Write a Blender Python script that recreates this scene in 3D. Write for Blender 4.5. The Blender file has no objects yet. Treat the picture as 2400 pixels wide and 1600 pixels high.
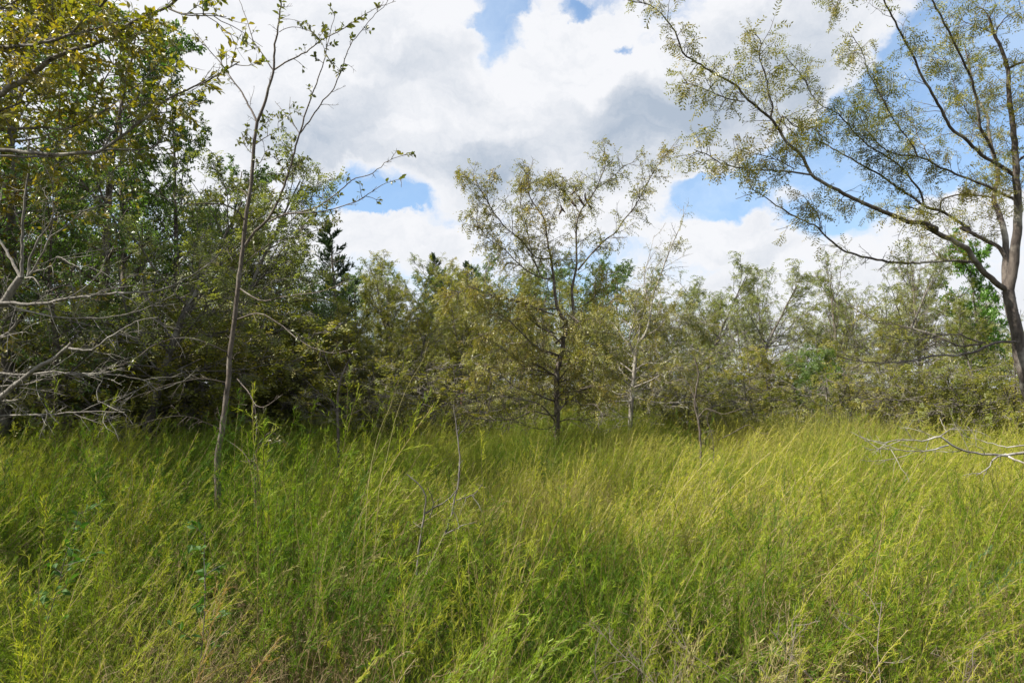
import bpy, math
import numpy as np
from mathutils import Vector

PI = math.pi
sc = bpy.context.scene
C = sc.collection
R = np.random.default_rng(7)

# ------------------------------------------------------------------ camera
EYE = 1.7
FPX, CX, CY, HORIZON = 1568.0, 1176.0, 784.0, 890.0      # photo measured at 2352 x 1568
PITCH = math.atan((HORIZON - CY) / FPX)
cam = bpy.data.cameras.new('camera'); cam_o = bpy.data.objects.new('camera', cam); C.objects.link(cam_o)
cam.lens = 24; cam.sensor_width = 36; cam.clip_start = 0.05; cam.clip_end = 3000
cam_o.location = (0, 0, EYE); cam_o.rotation_euler = (PI / 2 + PITCH, 0, 0)
sc.camera = cam_o

def direction(px, py):
    a = PITCH; cx = (px - CX) / FPX; cy = (CY - py) / FPX
    return np.array([cx, math.cos(a) - cy * math.sin(a), math.sin(a) + cy * math.cos(a)])

def at(px, py, Y):
    d = direction(px, py)
    return np.array([0, 0, EYE]) + d * (Y / d[1])

# ------------------------------------------------------------------ sun and sky
SUN_EL = math.radians(47)
SUN_AZ = math.radians(-104)          # from +Y (ahead), negative = to the left
to_sun = Vector((math.sin(SUN_AZ) * math.cos(SUN_EL), math.cos(SUN_AZ) * math.cos(SUN_EL), math.sin(SUN_EL)))
sl = bpy.data.lights.new('sun', 'SUN'); so = bpy.data.objects.new('sun', sl); C.objects.link(so)
sl.energy = 5.0; sl.angle = math.radians(0.6); sl.color = (1.0, 0.94, 0.82)
so.rotation_euler = to_sun.to_track_quat('Z', 'Y').to_euler(); so.location = (-30, 10, 40)

sc.view_settings.view_transform = 'Standard'; sc.view_settings.look = 'None'
sc.view_settings.gamma = 1; sc.view_settings.exposure = 1.15
try: sc.view_settings.use_curve_mapping = False
except Exception: pass
sc.cycles.max_bounces = 6; sc.cycles.diffuse_bounces = 3; sc.cycles.glossy_bounces = 2
sc.cycles.transmission_bounces = 4; sc.cycles.transparent_max_bounces = 4

class NT:
    """tiny helper to write node trees"""
    def __init__(s, nt): s.nt = nt; s.n = nt.nodes; s.l = nt.links
    def new(s, t, **kw):
        n = s.n.new(t)
        for k, v in kw.items(): setattr(n, k, v)
        return n
    def put(s, sock, v):
        if isinstance(v, bpy.types.NodeSocket): s.l.new(v, sock)
        elif v is not None: sock.default_value = v
    def math(s, op, a, b=None, c=None, clamp=False):
        n = s.new('ShaderNodeMath', operation=op, use_clamp=clamp)
        s.put(n.inputs[0], a); s.put(n.inputs[1], b); s.put(n.inputs[2], c)
        return n.outputs[0]
    def vec(s, op, a, b=None):
        n = s.new('ShaderNodeVectorMath', operation=op)
        s.put(n.inputs[0], a)
        if b is not None: s.put(n.inputs[3 if op == 'SCALE' else 1], b)
        return n.outputs['Value'] if op in ('LENGTH', 'DOT_PRODUCT', 'DISTANCE') else n.outputs[0]
    def ramp(s, v, a, b, lo=0.0, hi=1.0, smooth=True):
        n = s.new('ShaderNodeMapRange', interpolation_type='SMOOTHSTEP' if smooth else 'LINEAR')
        s.put(n.inputs[0], v)
        for k, x in zip((1, 2, 3, 4), (a, b, lo, hi)): n.inputs[k].default_value = x
        return n.outputs[0]
    def noise(s, v, scale, detail=4, rough=.5, out='Fac', dist=0.0):
        n = s.new('ShaderNodeTexNoise')
        if v is not None: s.put(n.inputs['Vector'], v)
        n.inputs['Scale'].default_value = scale; n.inputs['Detail'].default_value = detail
        n.inputs['Roughness'].default_value = rough; n.inputs['Distortion'].default_value = dist
        return n.outputs[out]
    def mix(s, f, a, b):
        n = s.new('ShaderNodeMix', data_type='RGBA')
        s.put(n.inputs[0], f); s.put(n.inputs[6], a); s.put(n.inputs[7], b)
        return n.outputs[2]

def rgb(r, g, b): return (r, g, b, 1.0)

world = bpy.data.worlds.new('World'); sc.world = world; world.use_nodes = True
W = NT(world.node_tree); W.n.clear()
tc = W.new('ShaderNodeTexCoord').outputs['Generated']
dirv = W.vec('NORMALIZE', tc)
sky = W.new('ShaderNodeTexSky', sky_type='NISHITA'); sky.sun_disc = False
sky.sun_elevation = SUN_EL; sky.sun_rotation = SUN_AZ; sky.altitude = 100; sky.air_density = 1.0; sky.dust_density = 1.2
warp = W.vec('SUBTRACT', W.noise(dirv, 3.2, 5, .6, 'Color'), (.5, .5, .5))
warp2 = W.vec('SUBTRACT', W.noise(dirv, 16, 6, .65, 'Color'), (.5, .5, .5))
wd = W.vec('ADD', dirv, W.vec('SCALE', warp, 0.17)); wd = W.vec('ADD', wd, W.vec('SCALE', warp2, 0.06))
flat = W.vec('MULTIPLY', wd, (1, 1, 2.0))
def blobs(lst, base):
    acc = base
    for (px, py, rx, ry, w) in lst:
        c = direction(px, py); c = c / np.linalg.norm(c)
        q = W.vec('SUBTRACT', wd, tuple(float(x) for x in c))
        q = W.vec('MULTIPLY', q, (FPX / rx, 1.3, FPX / ry))
        e = W.ramp(W.vec('LENGTH', q), 0.25, 1.15, w, 0.0)
        acc = W.math('ADD', acc, e)
    return acc
cov_noise = W.noise(flat, 2.3, 7, .58)
cov = W.math('MULTIPLY_ADD', cov_noise, 1.5, -0.02)
cov = blobs([  # + cloud, - open blue
    (1160, 95, 75, 110, -.75), (1100, 70, 60, 22, -.35), (1200, 10, 70, 30, -.4), (1330, 8, 60, 26, -.45), (1432, 132, 22, 20, -.5),
    (820, 425, 190, 68, -.6), (870, 465, 90, 30, -.5), (990, 500, 60, 25, -.15),
    (2150, 270, 320, 210, -.95), (2280, 60, 150, 150, -.8), (1850, 390, 200, 75, -.55), (1650, 440, 150, 50, -.55), (1930, 500, 130, 50, -.4),
    (1600, 490, 150, 50, -.4), (1560, 430, 90, 40, -.3), (2060, 440, 150, 60, -.3), (2330, 380, 120, 160, -.4),
    (500, 130, 420, 330, .5), (950, 180, 380, 240, .4), (1290, 170, 190, 150, .5), (1000, 390, 170, 150, .35), (1500, 270, 330, 150, .5),
    (1760, 190, 260, 170, .6), (1720, 560, 190, 70, .55), (1865, 440, 60, 50, .7), (2230, 500, 170, 70, .7), (2000, 600, 250, 40, .15), (2050, 540, 200, 40, -.25),
    (880, 545, 240, 60, .45), (1400, 470, 260, 80, .3), (1900, 760, 500, 120, .2)], cov)
cov = W.math('ADD', cov, W.math('MULTIPLY_ADD', W.noise(flat, 7, 9, .66), 1.1, -.55))
mask = W.ramp(cov, 0.44, 0.88)
edge = W.ramp(cov, 0.62, 1.15)
grey_n = W.noise(flat, 3.6, 6, .55)
grey = W.math('MULTIPLY_ADD', grey_n, 1.3, -0.5)
grey = blobs([
    (700, 290, 230, 110, .55), (560, 240, 160, 90, .2), (1080, 400, 200, 85, .62), (1150, 440, 110, 60, .25), (1430, 270, 250, 80, .45), (1700, 270, 300, 130, .7),
    (1780, 120, 280, 130, .4), (1330, 380, 260, 80, .4), (880, 590, 160, 24, .1), (1760, 600, 170, 30, .3), (1000, 250, 260, 90, .25),
    (350, 60, 420, 220, -.7), (1250, 150, 180, 120, -.35), (985, 330, 120, 110, -.35), (1700, 520, 160, 50, -.6), (1865, 430, 70, 50, -.7), (2230, 470, 150, 60, -.5),
    (900, 30, 420, 110, -.3)], grey)
gf = W.ramp(grey, 0.05, 1.25)
gf = W.math('ADD', gf, W.math('MULTIPLY_ADD', W.noise(flat, 8.5, 9, .66), 1.5, -.72), clamp=True)
gf = W.math('MULTIPLY', gf, edge)
cl = W.mix(gf, rgb(.42, .425, .44), rgb(.205, .24, .29))
bl = W.vec('SCALE', sky.outputs[0], 0.095)
hz = W.vec('ADD', W.vec('MULTIPLY', bl, (.70, .74, .78)), (.03, .06, .10))
# thin veil of cloud everywhere in the blue
veil = W.ramp(W.noise(flat, 5.0, 6, .6), .38, .78, 0.04, .4)
hz2 = W.mix(veil, hz, rgb(.40, .46, .53))
skyc = W.mix(mask, hz2, cl)
bg = W.new('ShaderNodeBackground'); W.put(bg.inputs[0], skyc); bg.inputs[1].default_value = 1.0
wo = W.new('ShaderNodeOutputWorld'); W.l.new(bg.outputs[0], wo.inputs[0])
world.cycles.sampling_method = 'MANUAL'; world.cycles.sample_map_resolution = 512

# ------------------------------------------------------------------ materials
MAT = {}
def foliage(name, ca, cb, cc, transl=.45, rough=.5, gloss=.25, inst=False, hue=(.5, .5)):
    """colour runs ca -> cb -> cc with each leaf's own tint"""
    m = bpy.data.materials.new(name); m.use_nodes = True; t = NT(m.node_tree); t.n.clear()
    a = t.new('ShaderNodeAttribute', attribute_name='tint').outputs['Fac']
    oi = t.new('ShaderNodeObjectInfo')
    if inst:
        p = t.new('ShaderNodeAttribute', attribute_name='patch', attribute_type='INSTANCER').outputs['Fac']
        f = t.math('MULTIPLY_ADD', a, .34, t.math('MULTIPLY', p, .78))
        f = t.math('ADD', f, t.math('MULTIPLY_ADD', oi.outputs['Random'], .24, -.16), clamp=True)
    else:
        pos = t.new('ShaderNodeNewGeometry').outputs['Position']
        nz = t.noise(pos, .9, 3, .6)
        f = t.math('MULTIPLY_ADD', a, .62, t.math('MULTIPLY_ADD', nz, .9, -.33))
        f = t.math('ADD', f, t.math('MULTIPLY_ADD', oi.outputs['Random'], .16, -.06), clamp=True)
    c = t.mix(t.ramp(f, 0, .5, smooth=False), rgb(*ca), rgb(*cb))
    c = t.mix(t.ramp(f, .5, 1, smooth=False), c, rgb(*cc))
    d = t.new('ShaderNodeBsdfDiffuse'); t.put(d.inputs[0], c)
    tr = t.new('ShaderNodeBsdfTranslucent'); t.put(tr.inputs[0], t.vec('MULTIPLY', c, (1.15, 1.2, .6)))
    mx = t.new('ShaderNodeMixShader'); mx.inputs[0].default_value = transl
    t.l.new(d.outputs[0], mx.inputs[1]); t.l.new(tr.outputs[0], mx.inputs[2])
    g = t.new('ShaderNodeBsdfGlossy'); g.inputs['Roughness'].default_value = rough; g.inputs[0].default_value = rgb(.9, .9, .9)
    fr = t.new('ShaderNodeLayerWeight'); fr.inputs[0].default_value = .5
    m2 = t.new('ShaderNodeMixShader'); t.put(m2.inputs[0], t.math('MULTIPLY', t.math('MULTIPLY_ADD', t.math('POWER', fr.outputs['Facing'], 4.0), .5, .12), gloss))
    t.l.new(mx.outputs[0], m2.inputs[1]); t.l.new(g.outputs[0], m2.inputs[2])
    o = t.new('ShaderNodeOutputMaterial'); t.l.new(m2.outputs[0], o.inputs[0])
    MAT[name] = m; return m

def bark(name, ca, cb, cc, scale=18, bump=.4):
    m = bpy.data.materials.new(name); m.use_nodes = True; t = NT(m.node_tree); t.n.clear()
    pos = t.new('ShaderNodeTexCoord').outputs['Object']
    st = t.vec('MULTIPLY', pos, (1, 1, .3))
    n1 = t.noise(st, scale * 2.5, 6, .65); n2 = t.noise(pos, scale * .35, 4, .6)
    c = t.mix(t.ramp(n1, .35, .65), rgb(*ca), rgb(*cb))
    c = t.mix(t.ramp(n2, .5, .68), c, rgb(*cc))
    b = t.new('ShaderNodeBsdfPrincipled'); t.put(b.inputs['Base Color'], c); b.inputs['Roughness'].default_value = .85
    bm = t.new('ShaderNodeBump'); bm.inputs['Strength'].default_value = bump; bm.inputs['Distance'].default_value = .01
    t.put(bm.inputs['Height'], n1); t.l.new(bm.outputs[0], b.inputs['Normal'])
    o = t.new('ShaderNodeOutputMaterial'); t.l.new(b.outputs[0], o.inputs[0])
    MAT[name] = m; return m

foliage('locust_leaf', (.085, .12, .018), (.21, .20, .03), (.34, .23, .035), .42, .45, .35)
foliage('locust_far_leaf', (.09, .125, .014), (.205, .205, .030), (.34, .25, .045), .45, .5, .25)
foliage('grey_green_leaf', (.105, .15, .04), (.20, .22, .055), (.28, .25, .06), .5, .5, .25)
foliage('oak_leaf', (.035, .085, .012), (.085, .16, .018), (.18, .22, .03), .48, .38, .5)
foliage('mid_leaf', (.06, .12, .02), (.11, .18, .03), (.19, .22, .04), .48, .45, .3)
foliage('bright_leaf', (.07, .17, .012), (.11, .24, .018), (.16, .28, .03), .5, .4, .3)
foliage('autumn_leaf', (.07, .12, .012), (.22, .20, .015), (.50, .30, .02), .5, .4, .5)
foliage('sapling_leaf', (.06, .085, .015), (.11, .115, .02), (.20, .15, .03), .45, .45, .4)
foliage('juniper_leaf', (.02, .042, .018), (.04, .07, .028), (.065, .10, .04), .15, .6, .2)
foliage('weed_leaf', (.045, .12, .008), (.175, .25, .013), (.43, .41, .045), .42, .55, .08, inst=True)
foliage('grass_leaf', (.065, .12, .012), (.15, .185, .02), (.30, .27, .075), .42, .55, .08, inst=True)
foliage('dry_leaf', (.13, .085, .035), (.22, .16, .075), (.42, .34, .2), .2, .6, .2, inst=True)
foliage('herb_leaf', (.03, .085, .010), (.05, .12, .014), (.09, .16, .02), .45, .6, .15)
foliage('plume_leaf', (.12, .22, .015), (.26, .34, .02), (.44, .44, .05), .5, .5, .2)
foliage('blue_plume_leaf', (.045, .12, .045), (.08, .16, .06), (.13, .2, .08), .45, .5, .2)
bark('grey_bark', (.06, .05, .042), (.13, .115, .10), (.24, .22, .19))
bark('dark_bark', (.045, .035, .028), (.11, .085, .07), (.17, .15, .125))
bark('red_bark', (.04, .030, .026), (.10, .082, .07), (.27, .25, .22), 11, .8)
bark('pale_bark', (.12, .10, .085), (.26, .24, .21), (.44, .42, .38), 16, .8)
bark('mid_bark', (.085, .075, .064), (.17, .155, .135), (.29, .27, .24), 16, .8)
bark('pod_skin', (.02, .012, .01), (.04, .02, .015), (.06, .03, .02))
bark('rust', (.14, .03, .02), (.20, .05, .035), (.10, .04, .03), 30)

# ------------------------------------------------------------------ mesh building
class Acc:
    def __init__(s): s.v = []; s.f = []; s.m = []; s.t = []; s.n = 0
    def add(s, V, F, mi=0, tint=None):
        V = np.asarray(V, float).reshape(-1, 3); F = np.asarray(F, np.int64).reshape(-1, 4)
        s.v.append(V); s.f.append(F + s.n); s.m.append(np.full(len(F), mi)); s.n += len(V)
        s.t.append(np.zeros(len(V)) if tint is None else np.asarray(tint, float).reshape(-1))
    def mesh(s, name, mats, smooth=True):
        V = np.concatenate(s.v); F = np.concatenate(s.f); M = np.concatenate(s.m); T = np.concatenate(s.t)
        me = bpy.data.meshes.new(name)
        me.vertices.add(len(V)); me.vertices.foreach_set('co', V.astype(np.float32).ravel())
        me.loops.add(F.size); me.loops.foreach_set('vertex_index', F.astype(np.int32).ravel())
        me.polygons.add(len(F)); me.polygons.foreach_set('loop_start', (np.arange(len(F)) * 4).astype(np.int32))
        me.polygons.foreach_set('material_index', M.astype(np.int32))
        me.polygons.foreach_set('use_smooth', np.full(len(F), smooth))
        a = me.attributes.new('tint', 'FLOAT', 'POINT'); a.data.foreach_set('value', T.astype(np.float32))
        for m in mats: me.materials.append(MAT[m])
        me.update(calc_edges=True)
        return me

def norm(a): return a / np.maximum(np.linalg.norm(a, axis=-1, keepdims=True), 1e-9)

def grow(P, D, L, n, wig, trop=(0, 0, 0), rng=R):
    P = np.asarray(P, float); D = norm(np.asarray(D, float)); N = len(P)
    out = [P]; step = (np.asarray(L, float) / n)[:, None]; tr = np.asarray(trop, float)
    for i in range(n):
        D = norm(D + rng.normal(0, wig, (N, 3)) + tr)
        P = P + D * step; out.append(P)
    return np.stack(out, 1)

def tubes(acc, pts, rad, sides=4, mi=0):
    N, m, _ = pts.shape
    T = norm(np.gradient(pts, axis=1)); ch = np.abs(pts[:, -1] - pts[:, 0])
    ref = np.eye(3)[np.argmin(ch, 1)][:, None, :]
    U = norm(np.cross(T, ref)); Vv = np.cross(T, U)
    a = np.arange(sides) * 2 * PI / sides
    V = pts[:, :, None] + rad[:, :, None, None] * (np.cos(a)[:, None] * U[:, :, None] + np.sin(a)[:, None] * Vv[:, :, None])
    idx = np.arange(N * m * sides).reshape(N, m, sides); nx = np.roll(idx, -1, 2)
    F = np.stack([idx[:, :-1], nx[:, :-1], nx[:, 1:], idx[:, 1:]], -1)
    acc.add(V, F, mi)

def sample(pts, t):
    """points/tangents along each polyline, t (N,k) in 0..1 -> flattened"""
    N, m, _ = pts.shape
    x = t * (m - 1); i = np.clip(x.astype(int), 0, m - 2); f = (x - i)[..., None]
    r = np.arange(N)[:, None]
    a = pts[r, i]; b = pts[r, i + 1]
    return (a + (b - a) * f).reshape(-1, 3), norm(b - a).reshape(-1, 3)

def strat(N, k, a, b, rng=R):
    return a + (b - a) * (np.arange(k)[None] + rng.random((N, k))) / k

def side_dirs(T, ang, spread=.2, flatness=0.0, rng=R):
    """turn tangents away by ang radians in a random direction"""
    n = len(T)
    rv = rng.normal(0, 1, (n, 3)); rv[:, 2] *= (1 - flatness)
    p = norm(rv - (rv * T).sum(1, keepdims=True) * T)
    a = (ang + rng.normal(0, spread, n))[:, None]
    return norm(T * np.cos(a) + p * np.sin(a))

def spawn(pts, lens, rad0, k, t0, t1, ang, ratio, flatness=0, taper=True, rng=R):
    N = len(pts); t = strat(N, k, t0, t1, rng)
    P, T = sample(pts, t); D = side_dirs(T, ang, .25, flatness, rng)
    tf = t.reshape(-1); LL = np.repeat(lens, k) * ratio * rng.uniform(.6, 1.25, N * k)
    if taper: LL = LL * (1.15 - .75 * tf)
    rr = np.repeat(rad0, k) * (1 - tf * .7)
    return P, D, LL, rr

def radii(r0, r1, m, p=1.0):
    t = np.linspace(0, 1, m)[None] ** p
    return np.asarray(r0)[:, None] * (1 - t) + np.asarray(r1).reshape(-1, 1) * t

def frames(D, up=(0, 0, 1), roll=.6, rng=R):
    n = len(D); u = norm(np.asarray(up, float)[None] + rng.normal(0, roll, (n, 3)))
    X = norm(np.cross(D, u)); Z = np.cross(X, D)
    return X, D, Z

LEAF1 = (np.array([[0, 0, 0], [-.26, .45, .06], [0, 1, -.05], [.26, .45, .06]]), np.array([[0, 3, 2, 1]]))
LEAF2 = (np.array([[0, 0, 0], [-.27, .42, .10], [-.16, .78, .05], [0, 1, -.10], [.16, .78, .05], [.27, .42, .10], [0, .42, 0], [0, .78, -.02]]),
         np.array([[0, 6, 1, 1], [1, 6, 7, 2], [2, 7, 3, 3], [0, 5, 6, 6], [5, 4, 7, 6], [4, 3, 7, 7]]))
LEAF2 = (LEAF2[0], np.array([[1, 0, 6, 7], [1, 7, 3, 2], [0, 5, 7, 6], [5, 4, 3, 7]]))
def pinnate(pairs, ll, w, droop=.35, start=.18, drop=0.0, seed=0):
    g = np.random.default_rng(seed); V = []; F = []
    def rach(s): return np.array([0, s, -droop * s * s])
    for i in range(pairs):
        s = start + (1 - start) * i / (pairs - 1); b = rach(s)
        l = ll * (1 - .25 * abs(2 * i / (pairs - 1) - 1))
        for sg in (-1, 1):
            if g.random() < drop: continue
            d = np.array([sg * .86, .45 + (g.normal(0, .3) if drop else 0), -.22 + (g.normal(0, .3) if drop else 0)]); d /= np.linalg.norm(d)
            q = np.cross(d, (0, 0, 1)); q /= np.linalg.norm(q)
            k = len(V)
            V += [b, b + d * l * .5 + q * w, b + d * l, b + d * l * .5 - q * w]
            F.append([k, k + 1, k + 2, k + 3])
    k = len(V)
    for s in (0, 1):
        p = rach(s); V += [p - (.006, 0, 0), p + (.006, 0, 0)]
    F.append([k, k + 1, k + 3, k + 2])
    return np.array(V), np.array(F)
PIN_NEAR = [pinnate(6, .33, .046, .3, .15, .1, 1), pinnate(7, .30, .042, .6, .1, .15, 2), pinnate(5, .36, .05, .1, .2, .06, 3), pinnate(6, .32, .045, .8, .15, .3, 4)]
PIN_MID = [pinnate(4, .34, .09, .4, .2, .2, 5), pinnate(4, .38, .09, .7, .1, .3, 6)]
PIN_FAR = pinnate(3, .42, .12)

def leaves(acc, P, D, size, tmpl=LEAF1, mi=0, up=(0, 0, 1), roll=.6, tint=None, rng=R):
    if isinstance(tmpl, list):
        k = rng.integers(0, len(tmpl), len(P)); size = np.asarray(size) * np.ones(len(P)); tint = rng.random(len(P)) if tint is None else tint
        for q, tm in enumerate(tmpl):
            m = k == q
            if m.any(): leaves(acc, P[m], D[m], size[m], tm, mi, up, roll, tint[m], rng)
        return
    TV, TF = tmpl; n = len(P); X, Y, Z = frames(norm(D), up, roll, rng)
    s = (np.asarray(size) * np.ones(n))[:, None, None]
    V = P[:, None] + s * (TV[None, :, 0:1] * X[:, None] + TV[None, :, 1:2] * Y[:, None] + TV[None, :, 2:3] * Z[:, None])
    F = TF[None] + (np.arange(n) * len(TV))[:, None, None]
    tt = rng.random(n) if tint is None else tint
    acc.add(V, F, mi, np.repeat(tt, len(TV)))

def put_leaves(acc, pts, k, size, tmpl, t0=.15, ang=.9, grav=-.3, wind=.0, mi=0, roll=.6, clump=None, rng=R, up=(0, 0, 1)):
    P, T = sample(pts, strat(len(pts), k, t0, 1.0, rng))
    D = side_dirs(T, ang, .35, 0, rng) + np.array([wind, 0, grav])
    n = len(P); tint = np.repeat(rng.random(len(pts)), k) * .6 + rng.random(n) * .4
    leaves(acc, P, D, size * rng.uniform(.65, 1.2, n), tmpl, mi, up, roll, tint, rng)

# ------------------------------------------------------------------ objects
def tag(o, label=None, cat=None, group=None, kind=None):
    if label: o['label'] = label
    if cat: o['category'] = cat
    if group: o['group'] = group
    if kind: o['kind'] = kind
    return o
def obj(name, me, parent=None):
    o = bpy.data.objects.new(name, me); C.objects.link(o)
    if parent: o.parent = parent
    return o
def empty(name, loc=(0, 0, 0), rz=0, sc_=1):
    o = bpy.data.objects.new(name, None); C.objects.link(o); o.location = loc; o.rotation_euler = (0, 0, rz)
    o.scale = sc_ if isinstance(sc_, tuple) else (sc_,) * 3; o.empty_display_size = .3
    return o

# ------------------------------------------------------------------ ground
def value_noise(x, y, cell, seed):
    g = np.random.default_rng(seed).random((128, 128))
    u = x / cell + 64; v = y / cell + 64
    i = np.floor(u).astype(int); j = np.floor(v).astype(int); fu = u - i; fv = v - j
    fu = fu * fu * (3 - 2 * fu); fv = fv * fv * (3 - 2 * fv)
    i %= 128; j %= 128; i1 = (i + 1) % 128; j1 = (j + 1) % 128
    return (g[i, j] * (1 - fu) + g[i1, j] * fu) * (1 - fv) + (g[i, j1] * (1 - fu) + g[i1, j1] * fu) * fv
def height(x, y):
    x = np.asarray(x, float); y = np.asarray(y, float)
    r = np.clip((40 - np.hypot(x, y)) / 20, 0, 1)
    rise = np.clip((y - 8) / 16, 0, 1); rise = .42 * rise * rise * (3 - 2 * rise)
    return rise + (value_noise(x, y, 3.1, 1) - .5) * .16 * r + (value_noise(x, y, .9, 2) - .5) * .05 * r

ax = np.concatenate([-np.geomspace(1200, 30, 14), np.linspace(-28, 28, 113), np.geomspace(30, 1200, 14)])
GX, GY = np.meshgrid(ax, ax + 12, indexing='ij'); n = len(ax)
GZ = height(GX, GY)
acc = Acc(); idx = np.arange(n * n).reshape(n, n)
acc.add(np.stack([GX, GY, GZ], -1), np.stack([idx[:-1, :-1], idx[1:, :-1], idx[1:, 1:], idx[:-1, 1:]], -1))
gm = bpy.data.materials.new('soil'); gm.use_nodes = True; t = NT(gm.node_tree); t.n.clear()
pos = t.new('ShaderNodeNewGeometry').outputs['Position']
c = t.mix(t.ramp(t.noise(pos, 6, 6, .65), .35, .65), rgb(.045, .035, .02), rgb(.11, .085, .045))
c = t.mix(t.ramp(t.noise(pos, 1.3, 5, .6), .42, .6), c, rgb(.05, .075, .018))
b = t.new('ShaderNodeBsdfPrincipled'); t.put(b.inputs['Base Color'], c); b.inputs['Roughness'].default_value = .95
bm = t.new('ShaderNodeBump'); bm.inputs['Distance'].default_value = .05; t.put(bm.inputs['Height'], t.noise(pos, 14, 6, .7)); t.l.new(bm.outputs[0], b.inputs['Normal'])
o = t.new('ShaderNodeOutputMaterial'); t.l.new(b.outputs[0], o.inputs[0]); MAT['soil'] = gm
tag(obj('ground', acc.mesh('ground', ['soil'])), 'brown and green earth under the tall meadow weeds', None, None, 'structure')

# ------------------------------------------------------------------ tree kinds for the woods
def kind_locust(seed, H=6.0, leafmat='locust_far_leaf', lean=.05, lush=1.0, tmpl=PIN_FAR, leafsize=.115, barkm='grey_bark', low=.19, nl=22):
    g = np.random.default_rng(seed); tr = Acc(); cr = Acc()
    trunk = grow([[0, 0, -.1]], [[lean, 0, 1]], [H * .86], 14, .06, (lean * .12, 0, .05), g)
    tubes(tr, trunk, radii([.095], [.012], 15, .8), 7)
    L0 = np.array([H])
    # low spreading limbs, near level
    P, D, L, r = spawn(trunk, L0, np.array([.07]), nl, low, .62, 1.3, .50, .55, True, g)
    D[:, 2] = np.abs(D[:, 2]) * .5 + .05
    low_l = grow(P, D, L, 8, .13, (0, 0, .035), g); tubes(tr, low_l, radii(r * .33, .004 + 0 * r, 9), 5)
    # upper limbs rise steeply
    P2, D2, L2, r2 = spawn(trunk, L0, np.array([.07]), 14, .35, .93, .75, .44, 0, True, g)
    D2[:, 2] = np.abs(D2[:, 2]) + .25
    up_l = grow(P2, D2, L2, 8, .10, (.01, 0, .05), g); tubes(tr, up_l, radii(r2 * .4, .004 + 0 * r2, 9), 5)
    for limbs, LL, k, lf, tr_z in ((low_l, L, 10, 10, .0), (up_l, L2, 10, 15, .05)):
        P, D, l3, r3 = spawn(limbs, LL, .02 + 0 * LL, k, .15, 1, .85, .38, .3, True, g)
        l3 = np.clip(l3, .25, 1.1)
        sub = grow(P, D, l3, 5, .16, (.02, 0, tr_z), g); tubes(cr, sub, radii(.007 + 0 * l3, .003 + 0 * l3, 6), 3, 1)
        P, D, l4, r4 = spawn(sub, l3, .01 + 0 * l3, 4, .2, 1, .8, .55, .2, True, g)
        l4 = np.clip(l4, .12, .5)
        tw = grow(P, D, l4, 3, .15, (.03, 0, .02), g); tubes(cr, tw, radii(.0045 + 0 * l4, .002 + 0 * l4, 4), 3, 1)
        keep = g.random(len(tw)) < (.72 if limbs is low_l else .95) * min(1, lush)
        put_leaves(cr, tw[keep], max(2, int(round(lf * .36 * lush))), leafsize, tmpl, .1, .9, -.25, .15, 0, .5, rng=g)
    return tr.mesh('trunk', [barkm]), cr.mesh('crown', [leafmat, barkm], False)

def kind_broad(seed, H=8.0, leafmat='oak_leaf', width=.30, leafsize=.075, k4=9, barkm='dark_bark', low=.16, n1=30, dens=1.0):
    g = np.random.default_rng(seed); tr = Acc(); cr = Acc()
    trunk = grow([[0, 0, -.1]], [[0, 0, 1]], [H * .93], 14, .05, (0, 0, .06), g)
    tubes(tr, trunk, radii([.13 * H / 8], [.012], 15, .8), 8)
    P, D, L, r = spawn(trunk, np.array([H]), np.array([.1]), n1, low, .99, 1.0, width, .2, True, g)
    D[:, 2] = np.abs(D[:, 2]) * .6 + .15
    limbs = grow(P, D, L, 7, .14, (0, 0, .03), g); tubes(tr, limbs, radii(r * .38, .005 + 0 * r, 8), 5)
    P, D, l3, r3 = spawn(limbs, L, .02 + 0 * L, 9, .12, 1, .85, .42, .1, True, g); l3 = np.clip(l3, .25, 1.3)
    sub = grow(P, D, l3, 4, .18, (0, 0, .02), g); tubes(cr, sub, radii(.009 + 0 * l3, .003 + 0 * l3, 5), 3, 1)
    P, D, l4, r4 = spawn(sub, l3, .01 + 0 * l3, 6, .2, 1, .9, .5, .1, True, g); l4 = np.clip(l4, .12, .45)
    tw = grow(P, D, l4, 3, .2, (.02, 0, 0), g); tubes(cr, tw, radii(.0045 + 0 * l4, .002 + 0 * l4, 4), 3, 1)
    put_leaves(cr, tw, int(k4 * dens), leafsize, LEAF1, .05, 1.0, -.25, .1, 0, .7, rng=g)
    return tr.mesh('trunk', [barkm]), cr.mesh('crown', [leafmat, barkm], False)

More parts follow.
